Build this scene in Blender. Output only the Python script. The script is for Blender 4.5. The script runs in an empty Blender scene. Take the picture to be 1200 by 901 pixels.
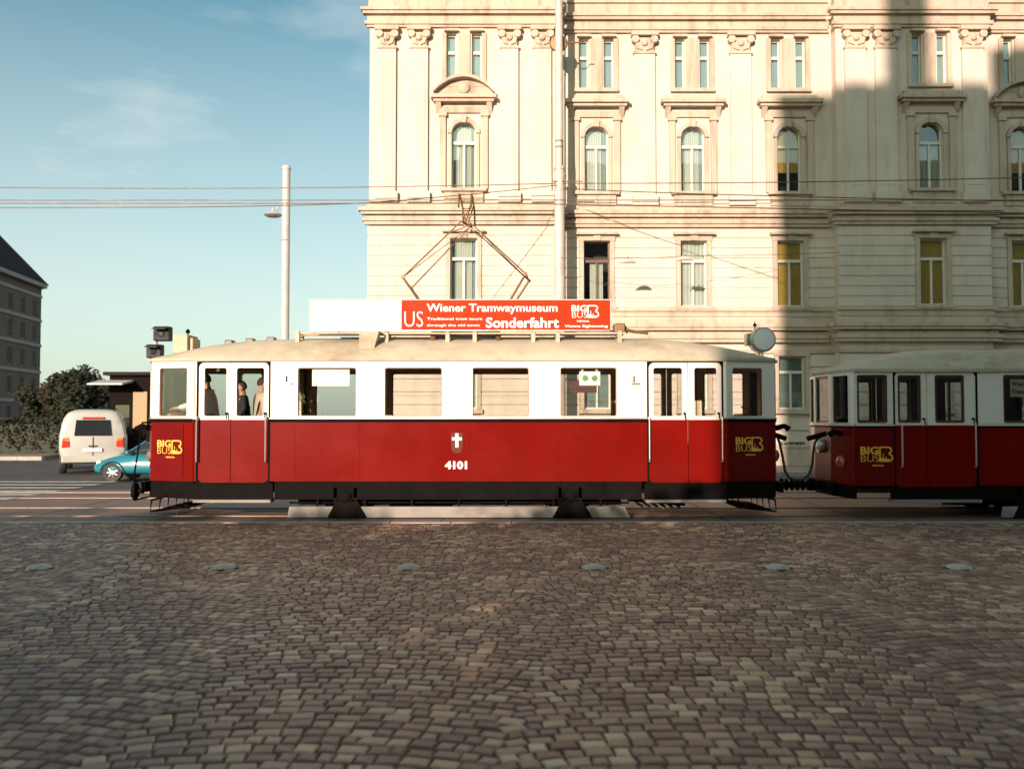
import bpy, bmesh, math, random
from mathutils import Vector, Matrix
random.seed(7)
PI = math.pi
scene = bpy.context.scene
COL = scene.collection
# ------------------------------------------------------------------ camera model (survey of the place)
F = 1050.0; CAMH = 1.74
TH = math.atan((489 - 450.5) / F)
def U(px, py, Y):
    dx = (px - 600) / F; dz = (450.5 - py) / F
    t = Y / (math.cos(TH) - dz * math.sin(TH))
    return dx * t, CAMH + t * (math.sin(TH) + dz * math.cos(TH))
def UX(px, Y, py=480): return U(px, py, Y)[0]
def UZ(py, Y): return U(600, py, Y)[1]

# ------------------------------------------------------------------ materials
def new_mat(name):
    m = bpy.data.materials.new(name); m.use_nodes = True
    nt = m.node_tree; return m, nt, nt.nodes['Principled BSDF']
def coord(nt, scale=(1, 1, 1), obj=True):
    tc = nt.nodes.new('ShaderNodeTexCoord'); mp = nt.nodes.new('ShaderNodeMapping')
    mp.inputs['Scale'].default_value = scale
    nt.links.new(tc.outputs['Object' if obj else 'Generated'], mp.inputs['Vector']); return mp.outputs['Vector']
def noise(nt, vec, scale, detail=5, rough=.6):
    n = nt.nodes.new('ShaderNodeTexNoise'); n.inputs['Scale'].default_value = scale
    n.inputs['Detail'].default_value = detail; n.inputs['Roughness'].default_value = rough
    nt.links.new(vec, n.inputs['Vector']); return n.outputs['Fac']
def ramp(nt, fac, stops):
    r = nt.nodes.new('ShaderNodeValToRGB'); e = r.color_ramp.elements
    while len(e) < len(stops): e.new(.5)
    for k, (p, c) in enumerate(stops):
        e[k].position = p; e[k].color = tuple(c) + (1,) if len(c) == 3 else c
    nt.links.new(fac, r.inputs['Fac']); return r.outputs['Color']
def mixc(nt, fac, a, b, mode='MIX'):
    m = nt.nodes.new('ShaderNodeMixRGB'); m.blend_type = mode
    for sock, v in ((m.inputs['Fac'], fac), (m.inputs['Color1'], a), (m.inputs['Color2'], b)):
        if isinstance(v, (int, float)): sock.default_value = v
        elif isinstance(v, tuple): sock.default_value = v + (1,) if len(v) == 3 else v
        else: nt.links.new(v, sock)
    return m.outputs['Color']
def bump(nt, p, fac, strength=.3, dist=.01):
    b = nt.nodes.new('ShaderNodeBump'); b.inputs['Strength'].default_value = strength; b.inputs['Distance'].default_value = dist
    nt.links.new(fac, b.inputs['Height']); nt.links.new(b.outputs['Normal'], p.inputs['Normal'])
def sc(c, k): return tuple(min(1, v * k) for v in c)
def M(name, col, rough=.6, metal=0, var=.18, scale=3., stretch=(1, 1, 1), bmp=0, bscale=40, coat=0, dirt=None, dirtamt=.5, spec=.5):
    m, nt, p = new_mat(name)
    v = coord(nt, stretch)
    n1 = noise(nt, v, scale)
    c = ramp(nt, n1, [(.3, sc(col, 1 - var)), (.7, sc(col, 1 + var))])
    if dirt:
        n2 = noise(nt, v, scale * .45, 8, .7)
        f = ramp(nt, n2, [(.5, (0, 0, 0)), (.72, (dirtamt,) * 3)])
        c = mixc(nt, f, c, dirt)
    nt.links.new(c, p.inputs['Base Color'])
    r = ramp(nt, n1, [(.3, (rough * .85,) * 3), (.7, (min(1, rough * 1.15),) * 3)])
    nt.links.new(r, p.inputs['Roughness'])
    p.inputs['Metallic'].default_value = metal; p.inputs['Specular IOR Level'].default_value = spec
    if coat: p.inputs['Coat Weight'].default_value = coat; p.inputs['Coat Roughness'].default_value = .12
    if bmp: bump(nt, p, noise(nt, v, bscale), bmp)
    return m
def glass(name, tint=(.9, .95, .93), refl=.12, rough=.02):
    m, nt, p = new_mat(name); nt.nodes.remove(p)
    out = nt.nodes['Material Output']
    tr = nt.nodes.new('ShaderNodeBsdfTransparent'); tr.inputs['Color'].default_value = tint + (1,)
    gl = nt.nodes.new('ShaderNodeBsdfGlossy'); gl.inputs['Roughness'].default_value = rough
    lw = nt.nodes.new('ShaderNodeFresnel'); lw.inputs['IOR'].default_value = 1.5
    ad = nt.nodes.new('ShaderNodeMath'); ad.operation = 'ADD'; ad.inputs[1].default_value = refl; ad.use_clamp = True
    mx = nt.nodes.new('ShaderNodeMixShader')
    nt.links.new(lw.outputs[0], ad.inputs[0]); nt.links.new(ad.outputs[0], mx.inputs[0])
    nt.links.new(tr.outputs[0], mx.inputs[1]); nt.links.new(gl.outputs[0], mx.inputs[2]); nt.links.new(mx.outputs[0], out.inputs[0])
    n = noise(nt, coord(nt), 1.3, 2); b = nt.nodes.new('ShaderNodeBump'); b.inputs['Strength'].default_value = .06; b.inputs['Distance'].default_value = .02
    nt.links.new(n, b.inputs['Height']); nt.links.new(b.outputs[0], gl.inputs['Normal'])
    return m

MT = {}
MT['cream'] = M('cream_paint', (.74, .70, .62), .32, var=.03, scale=1.2, coat=.3, dirt=(.42, .36, .27), dirtamt=.35)
MT['roofpaint'] = M('roof_canvas', (.47, .41, .30), .75, var=.12, scale=1.5, spec=.25, dirt=(.20, .14, .075), dirtamt=.8, bmp=.15, stretch=(1, 1, 2))
MT['red'] = M('red_paint', (.155, .0045, .0026), .26, var=.14, scale=1.0, coat=.0, spec=.08, dirt=(.10, .008, .006), dirtamt=.7, bmp=.10, bscale=3.2)
MT['redpanel'] = M('red_panel_paint', (.125, .0045, .005), .32, var=.08, scale=1.3, spec=.10)
MT['black'] = M('black_iron', (.0065, .0052, .005), .6, var=.35, scale=5, bmp=.2, spec=.03, dirt=(.012, .011, .007), dirtamt=.5)
MT['rubber'] = M('rubber', (.018, .017, .017), .7, var=.2)
MT['wood'] = M('varnished_wood', (.20, .085, .032), .35, var=.35, scale=4, stretch=(1, 1, 6), coat=.3)
MT['darkwood'] = M('dark_wood_lining', (.075, .030, .017), .4, var=.3, scale=4, stretch=(1, 1, 6))
MT['lining'] = M('sunlit_wood_lining', (.55, .42, .28), .45, var=.15, scale=4, stretch=(1, 1, 6))  # motor tram lining, paler than the trailer's: sunlight put into the colour
MT['ceil'] = M('ceiling_lining', (.30, .22, .14), .5, var=.1)
MT['steel'] = M('brushed_steel', (.50, .47, .43), .35, metal=.7, var=.1)
MT['rail'] = M('rail_steel', (.17, .13, .105), .4, metal=.7, var=.2, scale=6)
MT['grey'] = M('grey_board', (.24, .22, .19), .7, var=.3, scale=4, stretch=(.5, 1, 1), dirt=(.10, .07, .05), dirtamt=.8)
MT['yellow'] = M('yellow_lettering', (.78, .46, .055), .45, var=.05)
MT['white'] = M('white_lettering', (.80, .78, .72), .45, var=.04)
MT['orange'] = M('orange_sign_face', (.36, .030, .004), .5, var=.06, spec=.08)
MT['whiteboard'] = M('white_sign_face', (.82, .80, .76), .4, var=.03)
MT['glass'] = glass('tram_glass', (.96, .97, .955), .03)
MT['winglass'] = glass('house_glass', (.90, .95, .94), .10)
MT['carglass'] = M('tinted_car_glass', (.02, .025, .028), .06, var=.1)
MT['lens'] = M('lamp_lens', (.72, .72, .70), .18, var=.04, coat=.6)
MT['wire'] = M('wire_copper', (.10, .065, .04), .5, metal=.4, var=.2)
MT['panto'] = M('pantograph_steel', (.20, .12, .06), .5, metal=.5, var=.3, dirt=(.25, .09, .03), dirtamt=.6)
MT['mast'] = M('mast_paint', (.47, .43, .38), .5, var=.12, scale=2, dirt=(.25, .17, .10), dirtamt=.5)
MT['palewash'] = M('pale_mast_paint', (.42, .42, .41), .5, var=.1, scale=2)
MT['skin'] = M('skin', (.46, .25, .17), .5, var=.05)
MT['hair'] = M('hair', (.045, .026, .016), .8, var=.4, scale=30)
MT['shirt'] = M('white_shirt', (.62, .62, .62), .8, var=.1, bmp=.3, bscale=15)
MT['jacket'] = M('dark_jacket', (.022, .022, .03), .8, var=.2, bmp=.3, bscale=15)
MT['trousers'] = M('dark_trousers', (.02, .02, .03), .85, var=.2)
MT['beige'] = M('pale_jumper', (.5, .43, .33), .8, var=.1)
MT['vanwhite'] = M('van_paint', (.42, .42, .39), .35, var=.05, coat=.3, dirt=(.25, .22, .18), dirtamt=.4)
MT['carblue'] = M('blue_car_paint', (.012, .16, .21), .22, var=.05, coat=.8)
MT['tail'] = M('tail_lamp_lens', (.55, .045, .02), .2, var=.1, coat=.6)
MT['amber'] = M('amber_lens', (.75, .22, .02), .2, var=.1, coat=.6)
MT['plate'] = M('number_plate', (.7, .7, .68), .4, var=.05)
MT['asphalt'] = M('asphalt', (.055, .048, .045), .75, var=.3, scale=1.1, bmp=.5, bscale=70, dirt=(.10, .085, .07), dirtamt=.6)
MT['trackbed'] = M('track_concrete', (.17, .105, .07), .6, var=.3, scale=2.0, stretch=(.25, 1, 1), bmp=.3, bscale=40, dirt=(.08, .045, .03), dirtamt=.8)
MT['kerb'] = M('granite_kerb', (.32, .29, .26), .7, var=.2, scale=6, bmp=.3)
MT['pave'] = M('pavement_slabs', (.24, .21, .18), .75, var=.18, scale=2, bmp=.3)
MT['paint'] = M('road_marking_paint', (.42, .40, .37), .7, var=.2, scale=5, dirt=(.14, .12, .11), dirtamt=.8)
MT['stud'] = M('stud_ceramic', (.46, .41, .34), .7, var=.2, scale=12, dirt=(.2, .16, .12), dirtamt=.8)
MT['leafA'] = M('foliage_dark', (.022, .026, .012), .7, var=.4, scale=2.0)
MT['leafB'] = M('foliage_brownish', (.034, .028, .014), .7, var=.4, scale=2.0)
MT['bark'] = M('bark', (.09, .065, .045), .85, var=.3, scale=8, bmp=.6)
MT['hedge'] = M('hedge_leaves', (.02, .022, .012), .75, var=.4, scale=4)
def stucco(name, col, dirt, amt=.45):
    m, nt, p = new_mat(name)
    v = coord(nt, (1, 1, 1)); n1 = noise(nt, v, .55, 8, .65); n2 = noise(nt, coord(nt, (2.2, 2.2, .35)), 1.3, 6, .65)
    c = ramp(nt, n1, [(.3, sc(col, .86)), (.7, sc(col, 1.08))])
    f = ramp(nt, n2, [(.50, (0, 0, 0)), (.75, (amt,) * 3)])
    nt.links.new(mixc(nt, f, c, dirt), p.inputs['Base Color']); p.inputs['Roughness'].default_value = .85
    bump(nt, p, noise(nt, v, 22, 6), .35, .012); return m
MT['stucco'] = stucco('cream_stucco', (.60, .515, .435), (.40, .32, .235), .55)
MT['trim'] = stucco('stucco_mouldings', (.50, .40, .31), (.19, .125, .08), .7)
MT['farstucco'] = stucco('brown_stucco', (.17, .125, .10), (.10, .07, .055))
MT['fartrim'] = stucco('pale_bands', (.40, .33, .28), (.2, .16, .13))
MT['slate'] = M('slate_roof', (.022, .017, .016), .85, var=.3, scale=2, bmp=.4, bscale=10, spec=.15)
MT['casement'] = M('casement_paint', (.62, .58, .50), .5, var=.06)
MT['casedark'] = M('dark_casement', (.10, .055, .04), .5, var=.15)
MT['ochre'] = M('ochre_blind', (.80, .47, .085), .7, var=.12, scale=3, stretch=(5, 1, .3))
MT['curtain'] = M('pale_curtain', (.66, .63, .56), .8, var=.1, scale=3, stretch=(9, 1, .2))
MT['sheer'] = M('grey_green_sheer', (.30, .36, .34), .8, var=.12, scale=3, stretch=(9, 1, .2))
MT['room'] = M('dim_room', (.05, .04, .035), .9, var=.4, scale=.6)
MT['kioskdark'] = M('kiosk_panels', (.009, .007, .006), .8, var=.2, spec=.05)
MT['kioskochre'] = M('ochre_board', (.34, .20, .10), .6, var=.12)

# ------------------------------------------------------------------ mesh builder
class MB:
    def __init__(s): s.v = []; s.f = []; s.m = []
    def add(s, vs, fs, mi=0):
        b = len(s.v); s.v += [tuple(v) for v in vs]
        for f in fs: s.f.append(tuple(i + b for i in f)); s.m.append(mi)
        return s
    def box(s, x0, x1, y0, y1, z0, z1, mi=0, bev=0):
        if x0 > x1: x0, x1 = x1, x0
        if y0 > y1: y0, y1 = y1, y0
        if z0 > z1: z0, z1 = z1, z0
        if bev:
            bm = bmesh.new(); bmesh.ops.create_cube(bm, size=1)
            for v in bm.verts: v.co = Vector(((x0 + x1) / 2 + v.co.x * (x1 - x0), (y0 + y1) / 2 + v.co.y * (y1 - y0), (z0 + z1) / 2 + v.co.z * (z1 - z0)))
            bmesh.ops.bevel(bm, geom=bm.edges[:], offset=min(bev, .45 * min(x1 - x0, y1 - y0, z1 - z0)), segments=2, profile=.5, affect='EDGES')
            bm.verts.index_update()
            s.add([v.co for v in bm.verts], [[v.index for v in f.verts] for f in bm.faces], mi); bm.free(); return s
        V = [(x, y, z) for z in (z0, z1) for y in (y0, y1) for x in (x0, x1)]
        return s.add(V, [(0, 2, 3, 1), (4, 5, 7, 6), (0, 1, 5, 4), (2, 6, 7, 3), (0, 4, 6, 2), (1, 3, 7, 5)], mi)
    def tube(s, pts, r, n=8, mi=0, caps=True):
        pts = [Vector(p) for p in pts]; rs = r if isinstance(r, (list, tuple)) else [r] * len(pts)
        V = []; prev = None
        for i, p in enumerate(pts):
            d = (pts[min(i + 1, len(pts) - 1)] - pts[max(i - 1, 0)]).normalized()
            a = Vector((0, 0, 1)) if abs(d.z) < .9 else Vector((0, 1, 0))
            if prev is not None: a = prev
            u = (a - d * a.dot(d)).normalized(); w = d.cross(u); prev = u
            for k in range(n):
                t = 2 * PI * k / n; V.append(p + (u * math.cos(t) + w * math.sin(t)) * rs[i])
        Fc = [(i * n + k, i * n + (k + 1) % n, (i + 1) * n + (k + 1) % n, (i + 1) * n + k) for i in range(len(pts) - 1) for k in range(n)]
        if caps: Fc += [tuple(range(n - 1, -1, -1)), tuple((len(pts) - 1) * n + k for k in range(n))]
        return s.add(V, Fc, mi)
    def cyl(s, a, b, r, n=20, mi=0): return s.tube([a, b], r, n, mi)
    def lathe(s, c, axis, prof, n=24, mi=0):   # prof: (r, h) along axis
        c = Vector(c); ax = Vector(axis).normalized(); a = Vector((0, 0, 1)) if abs(ax.z) < .9 else Vector((1, 0, 0))
        u = (a - ax * a.dot(ax)).normalized(); w = ax.cross(u); V = []
        for r, h in prof:
            for k in range(n): t = 2 * PI * k / n; V.append(c + ax * h + (u * math.cos(t) + w * math.sin(t)) * max(r, 1e-4))
        Fc = [(i * n + k, i * n + (k + 1) % n, (i + 1) * n + (k + 1) % n, (i + 1) * n + k) for i in range(len(prof) - 1) for k in range(n)]
        Fc += [tuple(range(n - 1, -1, -1)), tuple((len(prof) - 1) * n + k for k in range(n))]
        return s.add(V, Fc, mi)
    def prism(s, poly, y0, y1, mi=0):          # poly in (x,z), extruded along y
        n = len(poly); V = [(x, y0, z) for x, z in poly] + [(x, y1, z) for x, z in poly]
        return s.add(V, [tuple(range(n)), tuple(range(2 * n - 1, n - 1, -1))] + [(i, i + n, (i + 1) % n + n, (i + 1) % n) for i in range(n)], mi)
    def prismx(s, poly, x0, x1, mi=0):         # poly in (y,z), extruded along x
        n = len(poly); V = [(x0, y, z) for y, z in poly] + [(x1, y, z) for y, z in poly]
        return s.add(V, [tuple(range(n)), tuple(range(2 * n - 1, n - 1, -1))] + [(i, i + n, (i + 1) % n + n, (i + 1) % n) for i in range(n)], mi)
    def build(s, name, mats, parent=None, smooth=False, fix=True):
        me = bpy.data.meshes.new(name); me.from_pydata(s.v, [], s.f)
        mats = mats if isinstance(mats, (list, tuple)) else [mats]
        for m in mats: me.materials.append(MT[m] if isinstance(m, str) else m)
        me.polygons.foreach_set('material_index', s.m)
        if fix:
            bm = bmesh.new(); bm.from_mesh(me); bmesh.ops.recalc_face_normals(bm, faces=bm.faces); bm.to_mesh(me); bm.free()
        if smooth:
            me.polygons.foreach_set('use_smooth', [True] * len(me.polygons)); me.update()
            try: me.set_sharp_from_angle(angle=math.radians(38))
            except Exception: pass
        me.update()
        o = bpy.data.objects.new(name, me); COL.objects.link(o)
        if parent is not None: o.parent = parent
        return o
def tag(o, label=None, cat=None, group=None, kind=None):
    if label: o['label'] = label
    if cat: o['category'] = cat
    if group: o['group'] = group
    if kind: o['kind'] = kind
    return o
def thing(name, loc, label, cat, group=None, rz=0):
    o = bpy.data.objects.new(name, None); COL.objects.link(o); o.location = loc; o.rotation_euler = (0, 0, rz); o.empty_display_size = .3
    return tag(o, label, cat, group)
def copy_thing(o, loc, rz, label):
    def rec(a, par):
        c = a.copy(); COL.objects.link(c)
        if par is not None: c.parent = par
        for ch in list(kids(a)): rec(ch, c)
        return c
    r = rec(o, None); r.location = loc; r.rotation_euler = (0, 0, rz); r['label'] = label; return r
def kids(o): return [c for c in bpy.data.objects if c.parent == o]
def tag_struct(o, label=None):
    o['kind'] = 'structure'
    if label: o['label'] = label
    return o
def text(body, size, mat, parent, loc, rz=0, bold=0.0, extr=.003, align='LEFT', sx=1, name='lettering', fit=None):
    cu = bpy.data.curves.new('t', 'FONT'); cu.body = body; cu.size = size; cu.extrude = extr; cu.offset = bold; cu.align_x = align; cu.resolution_u = 3
    tmp = bpy.data.objects.new('t', cu); COL.objects.link(tmp)
    bpy.context.view_layer.update(); dg = bpy.context.evaluated_depsgraph_get()
    me = bpy.data.meshes.new_from_object(tmp.evaluated_get(dg)); bpy.data.objects.remove(tmp)
    if fit:
        xs = [v.co.x for v in me.vertices]; sx = fit / (max(xs) - min(xs))
    mtx = Matrix.Translation(loc) @ Matrix.Rotation(rz, 4, 'Z') @ Matrix.Rotation(PI / 2, 4, 'X') @ Matrix.Diagonal((sx, 1, 1, 1))
    me.transform(mtx); me.materials.clear(); me.materials.append(MT[mat])
    o = bpy.data.objects.new(name, me); COL.objects.link(o); o.parent = parent; return o

# panel with rectangular holes on the vertical plane p0->p1; outward normal is to the right of the walk
def seg(p0, p1):
    dx, dy = p1[0] - p0[0], p1[1] - p0[1]; L = math.hypot(dx, dy); return dx / L, dy / L, L
def P3(p0, d, s, off, z): return (p0[0] + d[0] * s + d[1] * off, p0[1] + d[1] * s - d[0] * off, z)
def panel(mb, p0, p1, z0, z1, holes, th, off=0, mo=0, mi=0):
    dx, dy, L = seg(p0, p1); d = (dx, dy)
    xs = sorted({0, L} | {min(max(v, 0), L) for h in holes for v in h[:2]}); zs = sorted({z0, z1} | {min(max(v, z0), z1) for h in holes for v in h[2:4]})
    nx, nz = len(xs) - 1, len(zs) - 1
    def solid(i, j):
        if i < 0 or j < 0 or i >= nx or j >= nz: return False
        cx, cz = (xs[i] + xs[i + 1]) / 2, (zs[j] + zs[j + 1]) / 2
        return not any(h[0] < cx < h[1] and h[2] < cz < h[3] for h in holes)
    for i in range(nx):
        for j in range(nz):
            if not solid(i, j): continue
            a, b, c, e = xs[i], xs[i + 1], zs[j], zs[j + 1]
            q = lambda s_, o_, z_: P3(p0, d, s_, o_, z_)
            mb.add([q(a, off, c), q(b, off, c), q(b, off, e), q(a, off, e)], [(0, 1, 2, 3)], mo)
            mb.add([q(a, off - th, c), q(b, off - th, c), q(b, off - th, e), q(a, off - th, e)], [(3, 2, 1, 0)], mi)
            for cond, (A, B) in ((solid(i - 1, j), ((a, e), (a, c))), (solid(i + 1, j), ((b, c), (b, e))), (solid(i, j - 1), ((a, c), (b, c))), (solid(i, j + 1), ((b, e), (a, e)))):
                if not cond: mb.add([q(A[0], off, A[1]), q(A[0], off - th, A[1]), q(B[0], off - th, B[1]), q(B[0], off, B[1])], [(0, 1, 2, 3)], mo)
def rrect(s0, s1, z0, z1, r, n=5):
    out = []
    for cx, cz, a0 in ((s1 - r, z1 - r, 0), (s0 + r, z1 - r, 90), (s0 + r, z0 + r, 180), (s1 - r, z0 + r, 270)):
        for k in range(n): a = math.radians(a0 + 90 * k / (n - 1)); out.append((cx + r * math.cos(a), cz + r * math.sin(a)))
    return out
def ring(mb, p0, p1, s0, s1, z0, z1, w, r, off, th, mi=0, arch=False):
    dx, dy, L = seg(p0, p1); d = (dx, dy)
    A = rrect(s0, s1, z0, z1, .001); B = rrect(s0 + w, s1 - w, z0 + w, z1 - w, r); n = len(A)
    V = [P3(p0, d, a, o, z) for o in (off, off - th) for (a, z) in A] + [P3(p0, d, a, o, z) for o in (off, off - th) for (a, z) in B]
    Fc = []
    for i in range(n):
        j = (i + 1) % n
        Fc += [(i, j, 2 * n + j, 2 * n + i), (n + i, 3 * n + i, 3 * n + j, n + j), (2 * n + i, 2 * n + j, 3 * n + j, 3 * n + i), (i, n + i, n + j, j)]
    mb.add(V, Fc, mi)
def slab(mb, p0, p1, s0, s1, z0, z1, off, th, mi=0, r=.02):
    dx, dy, L = seg(p0, p1); d = (dx, dy); A = rrect(s0, s1, z0, z1, r, 4); n = len(A)
    mb.add([P3(p0, d, a, o, z) for o in (off, off - th) for (a, z) in A], [tuple(range(n)), tuple(range(2 * n - 1, n - 1, -1))] + [(i, i + n, (i + 1) % n + n, (i + 1) % n) for i in range(n)], mi)

# ------------------------------------------------------------------ tram cars
YN = 15.4; YC = 16.5     # near side plane, track centre
def logo(parent, loc, h, rz=0, mat='yellow', small=True):
    """BIG / BUS with the big B emblem to the right; loc = lower left, h = overall height"""
    R = Matrix.Rotation(rz, 4, 'Z'); L0 = Vector(loc)
    at = lambda x, z, y=0: L0 + R @ Vector((x, y, z))
    text('BIG', h * .68, mat, parent, at(0, h * .51), rz, bold=h * .018, fit=h * 1.20)
    text('BUS', h * .66, mat, parent, at(0, 0), rz, bold=-h * .008, fit=h * 1.20)
    # B emblem: heavy outline and a skyline at its foot
    x0 = h * 1.28; w = h * .92; H = h * 1.0; t = h * .10
    def bshape(k, n=7):
        pts = [(x0 + k, k)]
        rb = (H * .52 - k * 1) / 2
        for i in range(n): a = -PI / 2 + PI * i / (n - 1); pts.append((x0 + w - H * .27 + (H * .27 - k) * math.cos(a), H * .27 + (H * .27 - k) * math.sin(a)))
        for i in range(n): a = -PI / 2 + PI * i / (n - 1); pts.append((x0 + w - H * .32 + (H * .25 - k) * math.cos(a), H * .76 + (H * .24 - k) * math.sin(a)))
        pts.append((x0 + k, H - k)); return pts
    mb = MB(); A = bshape(0); B = bshape(t); n = len(A)
    V = [at(x, z, y) for y in (0, .003) for x, z in A] + [at(x, z, y) for y in (0, .003) for x, z in B]
    mb.add(V, [f for i in range(n) for j in ((i + 1) % n,) for f in ((i, j, 2 * n + j, 2 * n + i), (i, n + i, n + j, j), (2 * n + i, 2 * n + j, 3 * n + j, 3 * n + i))])
    for a, b, hh in ((.10, .24, .26), (.24, .29, .55), (.29, .44, .22), (.44, .48, .36), (.48, .72, .18)):
        p = [at(x0 + h * a, h * .1, 0), at(x0 + h * b, h * .1, 0), at(x0 + h * b, h * hh, 0), at(x0 + h * a, h * hh, 0)]; mb.add(p, [(0, 1, 2, 3)])
    mb.build('emblem', mat, parent)
    if small: text('VIENNA', h * .17, mat, parent, at(h * .78, -h * .30), rz, bold=h * .004, sx=1.3)

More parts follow.
